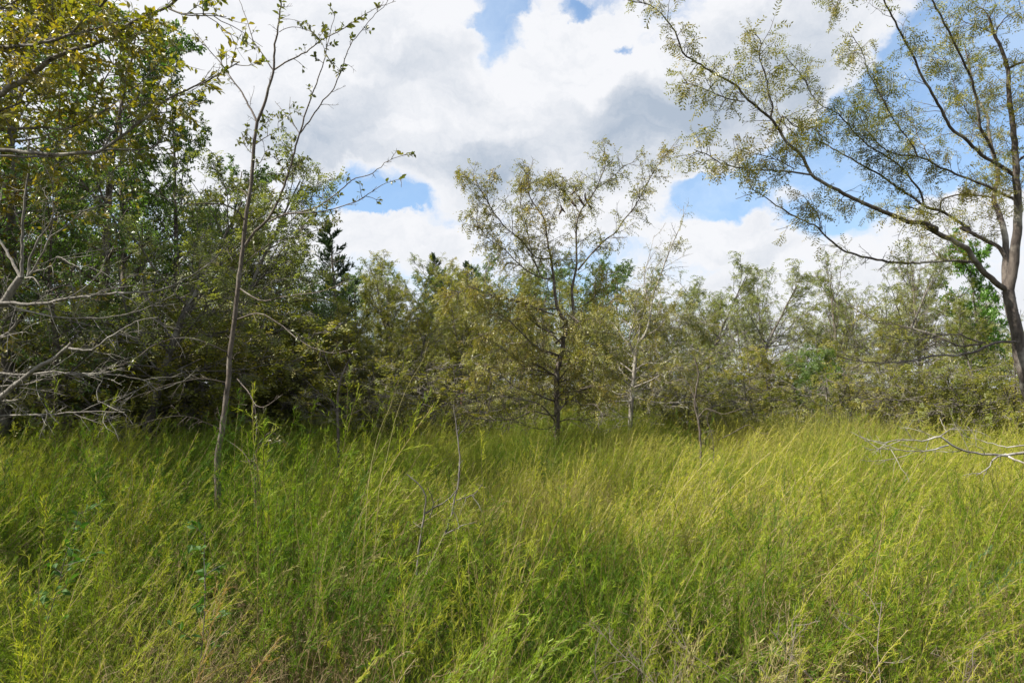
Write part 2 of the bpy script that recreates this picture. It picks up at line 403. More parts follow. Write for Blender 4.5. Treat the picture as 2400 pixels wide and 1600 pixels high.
def kind_juniper(seed, H=7):
    g = np.random.default_rng(seed); tr = Acc(); cr = Acc()
    trunk = grow([[0, 0, -.1]], [[0, 0, 1]], [H], 12, .02, (0, 0, .05), g)
    tubes(tr, trunk, radii([.12], [.01], 13, .9), 7)
    k = 95; t = strat(1, k, .08, .985, g); P, T = sample(trunk, t); tf = t.reshape(-1)
    D = side_dirs(T, 1.15 - .35 * tf, .15, .6, g); L = (1.55 * (1 - tf) ** .8 + .16) * g.uniform(.7, 1.15, k)
    limbs = grow(P, D, L, 6, .10, (0, 0, .07), g); tubes(tr, limbs, radii(.02 * (1.1 - tf), .004 + 0 * tf, 7), 4)
    P, D, l3, _ = spawn(limbs, L, .01 + 0 * L, 9, .15, 1, .7, .42, 0, True, g); l3 = np.clip(l3, .1, .6)
    sub = grow(P, D, l3, 3, .12, (0, 0, .10), g); tubes(cr, sub, radii(.006 + 0 * l3, .003 + 0 * l3, 4), 3, 1)
    P, T = sample(sub, strat(len(sub), 12, .05, 1, g))
    D = side_dirs(T, .55, .2, 0, g) + np.array([0, 0, .35])
    NEED = (np.array([[-.10, 0, 0], [.10, 0, 0], [.06, 1, .02], [-.06, 1, -.02]]), np.array([[0, 1, 2, 3]]))
    tint = np.repeat(g.random(len(sub)), 12)
    leaves(cr, P, D, g.uniform(.07, .15, len(P)), NEED, 0, (0, 0, 1), 1.5, tint, g)
    return tr.mesh('trunk', ['dark_bark']), cr.mesh('crown', ['juniper_leaf', 'dark_bark'], False)

def kind_thicket(seed, H=3.0, leafmat='locust_far_leaf', leafy=.5, spread=1.0):
    g = np.random.default_rng(seed); tr = Acc(); cr = Acc()
    ns = 6
    st = grow(np.stack([g.normal(0, .12, ns), g.normal(0, .12, ns), -.05 + 0 * g.random(ns)], 1),
              np.stack([g.normal(0, .35, ns), g.normal(0, .35, ns), 1 + 0 * g.random(ns)], 1), H * g.uniform(.7, 1.05, ns), 9, .08, (0, 0, .03), g)
    tubes(tr, st, radii(g.uniform(.02, .035, ns), .006 + np.zeros(ns), 10), 5)
    P, D, L, r = spawn(st, H + np.zeros(ns), .03 + np.zeros(ns), 17, .06, .98, 1.25, .42 * spread, .5, True, g)
    D[:, 2] *= .55
    li = grow(P, D, L, 7, .14, (0, 0, .01), g); tubes(tr, li, radii(.011 + 0 * L, .004 + 0 * L, 8), 4)
    P, D, l3, _ = spawn(li, L, .01 + 0 * L, 7, .1, 1, .8, .42, .45, True, g); l3 = np.clip(l3, .15, .8)
    sub = grow(P, D, l3, 5, .18, (0, 0, .0), g); tubes(cr, sub, radii(.0058 + 0 * l3, .0025 + 0 * l3, 6), 3, 1)
    P, D, l4, _ = spawn(sub, l3, .01 + 0 * l3, 4, .2, 1, .8, .5, .3, True, g); l4 = np.clip(l4, .1, .3)
    tw = grow(P, D, l4, 3, .2, (0, 0, 0), g); tubes(cr, tw, radii(.0035 + 0 * l4, .002 + 0 * l4, 4), 3, 1)
    keep = g.random(len(tw)) < leafy
    put_leaves(cr, tw[keep], 4, .12, PIN_FAR, .1, .9, -.2, .1, 0, .5, rng=g)
    return tr.mesh('trunk', ['grey_bark']), cr.mesh('crown', [leafmat, 'grey_bark'], False)

KIND = {
    'locust_a': kind_locust(11), 'locust_b': kind_locust(12, 6.0, lean=.12), 'locust_c': kind_locust(13, 6.0, 'grey_green_leaf', .08, .85, low=.3, nl=16),
    'locust_d': kind_locust(14, 6.0, 'grey_green_leaf', .1, .75, low=.35, nl=12, barkm='dark_bark'),
    'oak_a': kind_broad(21), 'oak_b': kind_broad(22, 8, 'mid_leaf', .33, .07),
    'bright': kind_broad(23, 7, 'bright_leaf', .30, .11, 8, low=.2),
    'autumn': kind_broad(24, 8, 'autumn_leaf', .30, .075, 7, 'grey_bark', low=.2),
    'juniper': kind_juniper(31), 'thicket_a': kind_thicket(41), 'thicket_b': kind_thicket(42, 3.0, 'mid_leaf', .9),
    'thicket_bare': kind_thicket(43, 3.0, 'locust_far_leaf', .22, 1.25),
}
BASEH = {'oak_a': 8, 'oak_b': 8, 'bright': 7, 'autumn': 8, 'juniper': 7, 'thicket_a': 3, 'thicket_b': 3, 'thicket_bare': 3}

def tree(kind, px, Y, top, label, name='tree', cat='tree', group=None, wide=1.0, rz=None):
    """stand one tree of a kind at the depth Y below photo column px, as tall as its top row"""
    X = at(px, HORIZON, Y)[0]; Hh = EYE + (HORIZON - top) / FPX * Y
    s = (Hh - float(height(X, Y))) / BASEH.get(kind, 6.0) / .97
    e = empty(name, (X, Y, float(height(X, Y))), R.uniform(-.6, .6) if rz is None else rz, (s * wide, s * wide, s))
    tag(e, label, cat, group)
    a, b = KIND[kind]
    obj('trunk', a, e); obj('crown', b, e)
    return e

# ------------------------------------------------------------------ the woods, left to right
G_L = 'tall dense trees in the left woods'; G_M = 'trees of the middle tree line'; G_R = 'thin locust trees along the right edge of the meadow'
T = [  # kind, column, depth, top row, name, label, group, width
 ('autumn', 0, 9.5, -80, 'broadleaf_tree', 'tall broadleaf tree with yellowing leaves at the far left, its top out of view', G_L, 1.0),
 ('oak_a', 200, 11.5, -60, 'broadleaf_tree', 'tall dense dark green tree behind the grey thorny branches at far left', G_L, 1.0),
 ('oak_a', -60, 12.5, -160, 'broadleaf_tree', 'dark green tree cut by the left edge of the picture', G_L, 1.1),
 ('oak_b', 395, 12.5, 150, 'broadleaf_tree', 'green feathery topped tree just left of the slim sapling', G_L, .85),
 ('locust_c', 330, 10.0, 330, 'locust_tree', 'grey green locust with level lower branches, left of the slim sapling', G_L, 1.1),
 ('oak_a', 500, 14.5, 330, 'broadleaf_tree', 'dark green tree seen behind the trunk of the slim sapling', G_L, 1.0),
 ('oak_b', 655, 17.0, 490, 'broadleaf_tree', 'lighter green round topped tree just right of the slim sapling', G_L, .95),
 ('locust_a', 600, 12.5, 500, 'locust_tree', 'olive locust with drooping leafy limbs right behind the slim sapling', G_L, 1.2),
 ('oak_b', 140, 9.3, 420, 'broadleaf_tree', 'shaded green tree below the yellow leaved branches at far left', G_L, 1.2),
 ('thicket_a', 30, 10.5, 700, 'thicket_shrub', 'dense grey twigged shrub low at the left edge', 'shrubs under the left woods', 1.5),
 ('thicket_a', 260, 11, 700, 'thicket_shrub', 'shaded twiggy shrub under the left woods, second from the left edge', 'shrubs under the left woods', 1.5),
 ('thicket_a', 460, 11.0, 680, 'thicket_shrub', 'shaded twiggy shrub just left of the sapling trunk', 'shrubs under the left woods', 1.4),
 ('thicket_a', 680, 12.5, 690, 'thicket_shrub', 'twiggy shrub with glinting leaves right of the sapling trunk', 'shrubs under the left woods', 1.4),
 ('oak_b', 280, 12.2, 110, 'broadleaf_tree', 'dense green tree whose crown edge stands against the white cloud left of the sapling', G_L, .9),
 ('locust_c', 470, 12.4, 260, 'locust_tree', 'thin feathery grey green tree crown right behind the left fork of the slim sapling', G_L, .9),
 ('locust_b', 1020, 22.0, 600, 'locust_tree', 'brownish locust under the two small juniper tips', G_M, 1.2),
 ('locust_a', 900, 23.5, 575, 'locust_tree', 'ragged olive crown on the skyline right of the pointed juniper', G_M, 1.2),
 ('locust_b', 1180, 21.0, 600, 'locust_tree', 'brown olive crown showing through the left limbs of the central locust', G_M, 1.2),
 ('locust_c', 1480, 22.0, 610, 'locust_tree', 'grey green crown on the skyline behind the pale barked locust', G_R, 1.1),
 ('juniper', 785, 21.0, 520, 'juniper_tree', 'dark pointed juniper rising above the tree line left of centre', None, 1.15),
 ('juniper', 1005, 27.0, 588, 'juniper_tree', 'small pointed juniper tip at the skyline left of the central locust', None, .9),
 ('juniper', 1085, 28, 606, 'juniper_tree', 'second small juniper tip on the skyline, nearer the central locust', None, 1.1),
 ('oak_a', 740, 19.0, 640, 'broadleaf_tree', 'dark green bushy tree at the foot of the pointed juniper', G_M, 1.0),
 ('locust_a', 870, 19.0, 585, 'locust_tree', 'olive brown locust just right of the pointed juniper', G_M, 1.1),
 ('locust_b', 960, 20.5, 580, 'locust_tree', 'brownish locust with a ragged top midway between juniper and central locust', G_M, 1.1),
 ('locust_a', 800, 15.5, 680, 'locust_tree', 'low olive locust with arching limbs in front of the pointed juniper', G_M, 1.2),
 ('locust_b', 920, 16.0, 660, 'locust_tree', 'grey trunked locust with pale twigs at the glade edge left of centre', G_M, 1.15),
 ('locust_a', 1070, 18.5, 625, 'locust_tree', 'olive locust beside the left flank of the central locust', G_M, 1.15),
 ('oak_b', 1130, 24.0, 575, 'broadleaf_tree', 'green broadleaf tree behind the left side of the central locust', G_M, .9),
 ('oak_b', 1385, 23.0, 590, 'broadleaf_tree', 'green broadleaf tree between the central locust and its white barked neighbour', G_M, .9),
 ('oak_a', 1240, 25.0, 600, 'broadleaf_tree', 'dark green tree directly behind the central locust', G_M, 1.0),
 ('locust_a', 1330, 18.0, 640, 'locust_tree', 'yellowish locust filling in behind the trunk of the central locust', G_M, 1.1),
 ('locust_c', 1590, 21.0, 565, 'locust_tree', 'grey green locust with two upright leafy tips right of centre', G_R, 1.0),
 ('locust_c', 1690, 19.5, 580, 'locust_tree', 'spreading grey green locust whose fanned limbs show sky between them', G_R, 1.1),
 ('locust_d', 1765, 22.5, 600, 'locust_tree', 'thin see-through locust left of the low gap in the tree line', G_R, .8),
 ('locust_d', 1925, 20.0, 560, 'locust_tree', 'airy locust leaning right, just right of the low gap in the tree line', G_R, 1.0),
 ('locust_c', 2010, 18.5, 545, 'locust_tree', 'tall airy locust under the long arching limb of the near right tree', G_R, 1.0),
 ('locust_d', 2110, 19.0, 535, 'locust_tree', 'thin upright locust to the left of the bright green tree', G_R, .9),
 ('bright', 2270, 19.0, 530, 'broadleaf_tree', 'bright green tree behind the trunk of the near right tree', None, .7),
 ('locust_a', 2240, 15.0, 690, 'locust_tree', 'brown green locust low behind the near right trunk', G_R, 1.1),
 ('locust_b', 2370, 14.0, 640, 'locust_tree', 'brown green locust cut by the right edge of the picture', G_R, 1.1),
 ('locust_b', 2040, 15.0, 720, 'locust_tree', 'low spreading locust with a web of pale bare lower twigs', G_R, 1.2),
 ('locust_a', 1500, 18.0, 680, 'locust_tree', 'olive locust just behind the white barked locust', G_R, 1.0),
 ('thicket_a', 1840, 18.0, 780, 'thicket_shrub', 'dense olive shrub closing the bottom of the low gap', 'shrubs along the right meadow edge', 1.3),
 ('thicket_a', 1700, 17.5, 800, 'thicket_shrub', 'dark tangled shrub below the fanned grey green locust', 'shrubs along the right meadow edge', 1.3),
 ('thicket_bare', 1950, 14.5, 800, 'thicket_shrub', 'low leafless tangle of pale twigs right of the low gap', 'shrubs along the right meadow edge', 1.2),
 ('thicket_b', 1900, 16.5, 790, 'thicket_shrub', 'leafy green vine covered shrub right of the low gap', 'shrubs along the right meadow edge', .9),
 ('thicket_bare', 2130, 14.0, 810, 'thicket_shrub', 'bare grey twig thicket under the long pale limb at right', 'shrubs along the right meadow edge', 1.2),
 ('thicket_a', 2290, 13.0, 790, 'thicket_shrub', 'brown green shrub at the foot of the near right trunk', 'shrubs along the right meadow edge', 1.3),
 ('thicket_bare', 1600, 17.0, 830, 'thicket_shrub', 'low grey twig tangle behind the crooked bare sapling', 'shrubs along the right meadow edge', 1.2),
 ('thicket_bare', 1040, 15.0, 790, 'thicket_shrub', 'low web of grey twigs beside the short rust red stake', 'shrubs along the middle glade edge', 1.4),
 ('thicket_bare', 1545, 15.5, 800, 'thicket_shrub', 'bare layered twigs between the pale barked locust and the crooked sapling', 'shrubs along the right meadow edge', 1.3),
 ('thicket_bare', 1760, 15.5, 820, 'thicket_shrub', 'low spreading grey twigs in front of the low gap', 'shrubs along the right meadow edge', 1.4),
 ('thicket_bare', 350, 10.5, 760, 'thicket_shrub', 'web of bare twigs in deep shade left of the slim sapling', 'shrubs under the left woods', 1.5),
 ('thicket_bare', 1130, 17.0, 800, 'thicket_shrub', 'grey twig tangle against the dark woods left of the central trunk', 'shrubs along the middle glade edge', 1.2),
 ('thicket_bare', 850, 15.0, 800, 'thicket_shrub', 'tangle of pale bare twigs at the left end of the glade', 'shrubs along the middle glade edge', 1.3),
 ('thicket_a', 1370, 18.0, 790, 'thicket_shrub', 'olive shrub between the central trunk and the white barked locust', 'shrubs along the middle glade edge', 1.2),
 ('thicket_a', 1000, 19.0, 780, 'thicket_shrub', 'dark olive shrub in the shade at the back of the glade', 'shrubs along the middle glade edge', 1.3),
]
for k, px, Y, top, nm, lab, grp, wd in T:
    if px < 700 and Y < 16: Y *= 1.28
    tree(k, px, Y, top, lab, nm, 'shrub' if nm == 'thicket_shrub' else 'tree', grp, wd)
for px, Y, top, lab in ((-960, 7.5, -1450, 'tall unseen broadleaf tree added outside the left edge to shade the meadow'), (-440, 10.3, -420, 'tall broadleaf tree added at the left edge for its shade, behind the yellow leaved limbs'), (-560, 7.9, -500, 'smaller broadleaf tree added just outside the left edge for its shade')):  # trees added at and beyond the left edge to throw shade on the meadow
    tree('oak_b', px, Y, top, lab, 'broadleaf_tree', 'tree', G_L, 1.3 if Y < 7.6 else 1.0)
# back rows that only show as darkness between the others
for i in range(12):
    px = -150 + i * 75; Y = R.uniform(20, 25)
    tree('oak_a' if i % 2 else 'oak_b', px, Y, 330 + max(0, i - 4) * 42 + R.uniform(-30, 30), 'dark tree standing in the shade of the back rows of the left woods', 'broadleaf_tree', 'tree', 'back row trees of the left woods', 1.15)
for i in range(13):
    px = 690 + i * 68; Y = R.uniform(26, 31)
    tree(('oak_b', 'oak_a', 'oak_b')[i % 3], px, Y, 595 + R.uniform(-15, 35), 'tree in the back rows behind the glade, mostly hidden by the trees before it', 'broadleaf_tree', 'tree', 'back row trees behind the glade', 1.2)
for i in range(9):
    px = 1560 + i * 105; Y = R.uniform(24, 29)
    if 1730 < px < 1860: continue
    tree(('locust_c', 'locust_d', 'locust_b')[i % 3], px, Y, 650 + R.uniform(-30, 30), 'pale locust in the back row of the right tree line', 'locust_tree', 'tree', 'back row locusts at right', 1.0)

# ------------------------------------------------------------------ traced trees
def path(zpts, zoom):
    """zoom: which enlarged crop the points were read in"""
    ox, oy = {1: (0, 0), 2: (784, 0), 3: (1568, 0), 4: (0, 519.4), 5: (784, 519.4), 6: (1568, 519.4), 0: (0, 0)}[zoom]
    k = 1 if zoom == 0 else .3375
    return [(ox + x * k, oy + y * k) for x, y in zpts]
def limb3(pp, Y0, Y1, n, wob=.01, rng=R):
    """photo polyline -> smooth 3-D polyline with n+1 points running from depth Y0 to Y1"""
    pp = np.array(pp, float); s = np.concatenate([[0], np.cumsum(np.hypot(*np.diff(pp, axis=0).T))])
    q = np.linspace(0, s[-1], n + 1); Ys = Y0 + (Y1 - Y0) * q / s[-1]
    tg = np.gradient(pp, s, axis=0) if len(pp) > 2 else np.repeat((pp[1:] - pp[:1]) / s[-1], 2, 0)
    i = np.clip(np.searchsorted(s, q, 'right') - 1, 0, len(s) - 2); h = (s[i + 1] - s[i])[:, None]; u = (q[:, None] - s[i][:, None]) / h
    xy = (2 * u**3 - 3 * u**2 + 1) * pp[i] + (u**3 - 2 * u**2 + u) * h * tg[i] + (3 * u**2 - 2 * u**3) * pp[i + 1] + (u**3 - u**2) * h * tg[i + 1]
    P = np.array([at(a, b, c) for (a, b), c in zip(xy, Ys)])
    P[1:-1] += rng.normal(0, wob, (len(P) - 2, 3))
    return P
def thorns(acc, pts, k, L, mi=0, rng=R):
    P, T = sample(pts, strat(len(pts), k, .05, .98, rng)); D = side_dirs(T, 1.2, .25, 0, rng)
    n = len(P); th = grow(P, D, L * rng.uniform(.6, 1.3, n), 1, 0, rng=rng)
    tubes(acc, th, radii(.0022 + np.zeros(n), .0003 + np.zeros(n), 2), 3, mi)

def traced_tree(name, label, base, limbs, leafmat, barkm, twig_sp=.10, twig_len=(.15, .45), leaf=.10, tmpl=PIN_NEAR, nleaf=4,
                thorn=0, seed=5, grav=-.35, ang=.9, sub=2, leafp=.9, tw_trop=(.02, 0, .0), wind=.15, rtw=.0045, up=(0, 0, 1), group=None, cat='tree', rk=1.0):
    """limbs: (path, Y0, Y1, r0, r1, leafiness)"""
    g = np.random.default_rng(seed); e = empty(name, tuple(base)); tag(e, label, cat, group)
    tr = Acc(); cr = Acc(); lc = Acc(); bx = np.array(base, float); has = False
    for (pp, Y0, Y1, r0, r1, lf) in limbs:
        nn = max(8, int(len(pp) * 3)); P = limb3(pp, Y0, Y1, nn, .0025, g) - bx; r0 *= rk; r1 *= rk
        Lm = np.linalg.norm(np.diff(P, axis=0), axis=1).sum(); pts = P[None]
        tubes(tr, pts, radii([r0], [r1], nn + 1, .8), 8 if r0 > .03 else 6)
        if thorn: thorns(tr, pts, max(1, int(Lm * thorn)), .035, 0, g)
        k = max(3, int(Lm / twig_sp)); t = strat(1, k, .12 if r0 < .03 else .25, 1, g)
        A, TT = sample(pts, t); D = side_dirs(TT, ang, .3, 0, g)
        keep = g.random(k) < np.clip(lf if lf > .35 else .5, 0, 1); A, D = A[keep], D[keep]
        if not len(A): continue
        LL = g.uniform(*twig_len, len(A)) * (1.2 - .5 * t.reshape(-1)[keep])
        tw = grow(A, D, LL, 5, .13, tw_trop, g); tubes(cr, tw, radii(rtw + 0 * LL, rtw * .4 + 0 * LL, 6), 4)
        if thorn: thorns(cr, tw, 1, .025, 0, g)
        A, D, l3, _ = spawn(tw, LL, .01 + 0 * LL, sub, .2, .95, .8, .5, 0, True, g)
        s2 = grow(A, D, l3, 3, .14, tw_trop, g); tubes(cr, s2, radii(rtw * .6 + 0 * l3, rtw * .3 + 0 * l3, 4), 3)
        if lf > 0:
            has = True
            for q, nl in ((tw, nleaf), (s2, max(2, nleaf - 1))):
                kk = q[g.random(len(q)) < leafp * min(1, lf)]
                if len(kk): put_leaves(lc, kk, nl, leaf, tmpl, .1, .9, grav, wind, 0, .5, rng=g, up=up)
    obj('trunk', tr.mesh('trunk', [barkm]), e)
    obj('twigs', cr.mesh('twigs', [barkm]), e)['kind'] = 'stuff'
    if has: obj('crown', lc.mesh('crown', [leafmat], False), e)['kind'] = 'stuff'
    return e

# near right honey locust
Y = 5.4
p3 = lambda *a: path(a, 3); p6 = lambda *a: path(a, 6)
RT = [
 (path([(2470, 1250), (2440, 1150), (2405, 1030)], 0) + p6((2335, 1060), (2300, 900), (2272, 720), (2240, 560), (2215, 440)), Y, Y, .092, .074, 0),
 (p6((2215, 440), (2245, 300), (2262, 150), (2280, 0)) + p3((2282, 1400), (2270, 1200), (2262, 1000), (2240, 800), (2220, 650), (2210, 470), (2170, 330), (2120, 230), (2085, 120)), Y, Y - .3, .072, .016, .7),
 (p3((2210, 470), (2270, 440), (2330, 420), (2450, 330)), Y - .1, Y - .5, .022, .010, .8),
 (p6((2240, 500), (2200, 400), (2200, 200), (2195, 60)) + p3((2180, 1540), (2150, 1450), (2120, 1350), (2150, 1200), (2110, 1030), (2080, 900), (2070, 780), (2010, 680), (1960, 500), (1930, 350), (1915, 300)), Y, Y + .9, .055, .010, .9),
 (p6((2215, 440), (2100, 360), (2000, 250), (1930, 150), (1800, 80), (1650, 0)) + p3((1740, 1568), (1640, 1515), (1540, 1510), (1450, 1475), (1300, 1410), (1150, 1345), (1040, 1290), (940, 1235), (880, 1190), (830, 1100), (800, 1045), (720, 985), (650, 880), (600, 810), (520, 740), (440, 680), (380, 600), (300, 545), (200, 490), (100, 430), (0, 360)) + path([(2290, 260), (2220, 150), (2150, 70), (2050, 20), (1950, 5)], 2), Y, Y - 1.0, .045, .006, .75),
 (p3((600, 810), (610, 700), (580, 630), (575, 550), (540, 450), (520, 380), (535, 290), (480, 220)), Y - .75, Y - .9, .014, .005, 1),
 (p3((650, 880), (680, 790), (760, 860), (900, 880), (950, 930)), Y - .7, Y - .5, .008, .004, 1),
 (p3((880, 1190), (740, 1170), (600, 1160), (450, 1155), (350, 1130), (260, 1110), (180, 1060), (80, 1020)), Y - .6, Y - .9, .013, .005, .9),
 (p3((760, 1150), (690, 1110), (560, 1060), (440, 1040), (350, 1010)), Y - .65, Y - .5, .008, .004, 1),
 (p3((420, 690), (300, 670), (180, 620), (80, 580), (0, 560)), Y - .8, Y - 1.0, .009, .004, 1),
 (p6((2212, 330), (2196, 210), (2140, 130), (2050, 90), (1900, 10)) + p3((1960, 1568), (1860, 1500), (1770, 1440), (1650, 1405), (1590, 1360), (1480, 1290), (1370, 1210), (1250, 1140), (1130, 1070), (1020, 1010), (920, 960), (800, 940), (740, 890), (650, 800)), Y + .1, Y + .5, .036, .006, .7),
 (p3((2270, 1360), (2180, 1320), (2080, 1270), (1950, 1220), (1800, 1160), (1700, 1110), (1600, 1065), (1450, 1050), (1370, 1010), (1290, 930), (1230, 850), (1190, 760), (1160, 690)), Y, Y + .3, .024, .006, 1),
 (p3((1640, 1390), (1620, 1300), (1560, 1230), (1480, 1130), (1380, 1060), (1250, 980), (1150, 880), (1050, 770), (940, 720), (880, 650), (840, 570), (780, 480), (700, 380)), Y + .3, Y + .1, .017, .006, 1),
 (p3((2250, 1190), (2130, 1110), (2040, 1060), (1930, 950), (1820, 870), (1770, 770), (1690, 620), (1630, 520), (1560, 370), (1500, 260), (1430, 110), (1370, 0), (1330, -120)), Y - .1, Y - .7, .028, .009, .55),
 (p3((1600, 1065), (1560, 980), (1500, 900), (1420, 790), (1360, 680), (1310, 580), (1260, 480), (1230, 370), (1160, 250)), Y + .1, Y - .1, .012, .005, 1),
 (p3((2140, 1130), (2100, 1000), (2060, 930), (2030, 880), (2010, 760), (1990, 650), (1950, 500), (1900, 400), (1830, 250), (1760, 120), (1700, 0), (1660, -120)), Y, Y - .6, .022, .010, .5),
 (p6((2000, 250), (1850, 235), (1700, 245), (1500, 250), (1320, 228), (1200, 200), (1080, 160), (1000, 90), (940, 30)) + p3((935, 1560), (840, 1510), (740, 1460), (640, 1400), (560, 1340), (480, 1290), (450, 1240)), Y, Y - .7, .024, .005, .45),
 (p3((935, 1560), (930, 1480), (870, 1400), (820, 1330)), Y - .5, Y - .6, .009, .004, .9),
 (p6((1900, 235), (1740, 210), (1690, 150), (1680, 70)), Y - .1, Y + .2, .014, .004, .6),
 (p6((2295, 790), (2120, 795), (2000, 850), (1850, 880), (1700, 880), (1600, 910), (1450, 928), (1280, 925), (1150, 910), (1050, 880)), Y, Y - .9, .022, .005, 0),
 (p6((2060, 795), (1960, 770), (1890, 740), (1750, 745), (1620, 770), (1450, 770)), Y - .25, Y - .4, .012, .004, 0),
 (p6((2040, 800), (1870, 810), (1750, 755), (1620, 710), (1450, 670), (1330, 655), (1230, 600), (1130, 530), (1090, 490)), Y - .2, Y + .3, .014, .005, .3),
 (p6((1860, 810), (1780, 820), (1690, 795)), Y - .1, Y, .008, .004, 0),
 (p3((1540, 1410), (1750, 1440), (1760, 1370), (1850, 1330), (2000, 1330), (2100, 1340)), Y + .3, Y + .6, .010, .014, .5),
 (p3((2280, 1100), (2400, 1000), (2500, 850)), Y, Y - .3, .02, .01, .6),
 (p3((1160, 690), (1250, 760), (1330, 700), (1400, 620)), Y + .3, Y + .5, .006, .003, 1),
 (p3((1700, 1110), (1640, 1000), (1600, 930), (1560, 830), (1480, 800)), Y + .2, Y + .5, .009, .004, .9),
 (p3((2060, 930), (1900, 700), (1840, 560), (1800, 430), (1640, 300)), Y + .6, Y + .8, .009, .004, 1),
 (p3((2120, 230), (2000, 180), (1900, 140), (1850, 80)), Y - .25, Y - .1, .01, .004, 1),
 (p3((2120, 230), (2200, 120), (2300, 60)), Y - .25, Y - .4, .01, .004, 1),
 (p3((2085, 120), (2040, 60), (1980, 60), (1900, 120)), Y - .3, Y - .2, .01, .004, 1),
 (p3((1370, 0), (1200, -60), (1050, -30), (960, 0)), Y - .7, Y - .8, .007, .003, 1),
]
b = at(2470, 1380, Y); b[2] = 0
traced_tree('honey_locust_tree', 'near thorny locust at the right edge with dark limbs fanning left over the sky', b, RT, 'locust_leaf', 'red_bark',
            .036, (.08, .26), .092, PIN_NEAR, 5, thorn=7, seed=51, grav=-.4, rk=.57, leafp=.72, rtw=.0028)

# slim sapling left of centre
Ys = 6.4
p1 = lambda *a: path(a, 1); p2 = lambda *a: path(a, 2)
SP = [
 (path([(500, 1220), (500, 1140), (500, 1050), (512, 975), (522, 890), (530, 800), (540, 720), (548, 650), (556, 590)], 0) + p1((1665, 1560), (1690, 1380), (1710, 1250), (1720, 1100), (1730, 950), (1750, 830)), Ys, Ys, .052, .026, 0),
 (p1((1750, 830), (1800, 700), (1840, 560), (1860, 480), (1870, 330), (1890, 200), (1910, 50), (1915, -80)), Ys, Ys - .2, .026, .010, .12),
 (p1((1750, 830), (1700, 730), (1640, 620), (1570, 530), (1510, 440), (1430, 350), (1360, 260), (1310, 200)), Ys, Ys + .4, .017, .004, .15),
 (p1((1860, 480), (1950, 420), (2060, 370), (2150, 300), (2240, 245), (2323, 205)) + p2((60, 160), (130, 120), (230, 60), (370, 10)), Ys, Ys - .6, .013, .003, .12),
 (p1((1860, 480), (1800, 390), (1730, 290), (1690, 170), (1660, 80), (1620, -20)), Ys, Ys + .1, .010, .004, .1),
 (path([(562, 565)], 0) + p1((1720, 1590), (1800, 1520), (1880, 1390), (1930, 1270), (1980, 1130), (2010, 1000), (2040, 910), (2080, 780), (2120, 650), (2170, 520), (2210, 400), (2240, 250), (2280, 100)), Ys, Ys - .3, .026, .004, .5),
 (p1((2040, 910), (2110, 820), (2190, 700), (2270, 600), (2323, 480)) + p2((30, 390), (60, 310), (130, 220), (210, 120), (300, 30), (340, -40)), Ys - .1, Ys - .5, .012, .004, .2),
 (p1((2040, 910), (1990, 840), (1930, 760), (1870, 690)), Ys - .1, Ys + .2, .008, .003, .2),
 (p1((1990, 840), (1970, 740), (1975, 660)), Ys, Ys + .1, .005, .003, .1),
 (p1((1830, 1510), (1900, 1470), (2000, 1450), (2100, 1430), (2200, 1380), (2323, 1290)) + p2((100, 1210), (180, 1195), (250, 1150), (330, 1090), (440, 1050)), Ys - .1, Ys - .9, .015, .003, .2),
 (p1((2020, 1450), (2180, 1440), (2323, 1405)) + p2((100, 1370), (200, 1310), (300, 1245), (410, 1220)), Ys - .3, Ys - .8, .011, .003, .15),
 (p1((1660, 1500), (1620, 1440), (1540, 1400), (1400, 1385), (1230, 1385), (1100, 1340), (950, 1290)), Ys, Ys - .5, .013, .004, .8),
 (p1((1730, 1000), (1690, 960), (1640, 900)), Ys, Ys, .008, .003, .6),
 (p1((1740, 980), (1820, 930), (1880, 890), (1900, 800)), Ys, Ys - .2, .008, .003, .9),
 (p1((1900, 220), (1960, 190), (2030, 190), (2120, 220), (2190, 290), (2220, 370), (2260, 430), (2323, 480)), Ys - .2, Ys - .4, .006, .003, .4),
 (p1((1890, 130), (1960, 130), (2050, 150), (2120, 180)), Ys - .2, Ys - .3, .005, .002, .5),
 (path([(548, 660), (600, 690), (660, 680), (760, 662), (800, 640)], 0), Ys, Ys - .7, .013, .004, .7),
 (path([(540, 735), (600, 720), (650, 750), (700, 790), (760, 810), (820, 800)], 0), Ys, Ys - .6, .013, .004, .7),
 (path([(526, 810), (480, 790), (430, 775), (360, 790), (300, 830), (230, 850)], 0), Ys, Ys - .6, .013, .004, .5),
 (path([(522, 880), (470, 870), (400, 880), (340, 900), (270, 925)], 0), Ys, Ys - .4, .011, .003, 0),
 (path([(545, 870), (570, 900), (595, 935), (650, 905)], 0), Ys, Ys - .6, .010, .004, 0),
 (path([(505, 985), (470, 970), (420, 955), (370, 960), (300, 985)], 0), Ys, Ys - .5, .009, .003, 0),
]
SP += [(p1((1715, 1180), (1760, 1120), (1800, 1040), (1790, 960)), Ys, Ys - .2, .007, .003, 1), (p1((1725, 1050), (1680, 1010), (1650, 930)), Ys, Ys + .2, .007, .003, 1),
 (p1((1960, 1230), (1930, 1150), (1880, 1090)), Ys, Ys + .2, .007, .003, 1), (p1((1975, 1150), (2040, 1100), (2110, 1080)), Ys, Ys - .2, .006, .003, 1),
 (p1((1690, 1340), (1640, 1290), (1560, 1280), (1450, 1320)), Ys, Ys + .3, .009, .003, .9), (p1((1860, 1420), (1830, 1330), (1780, 1270)), Ys, Ys - .2, .007, .003, 1),
 (p1((1740, 900), (1800, 850), (1860, 760)), Ys, Ys + .2, .006, .003, .9), (path([(556, 610), (620, 560), (700, 540), (780, 500)], 0), Ys, Ys + .4, .009, .003, 1)]
b = at(500, 1290, Ys); b[2] = 0
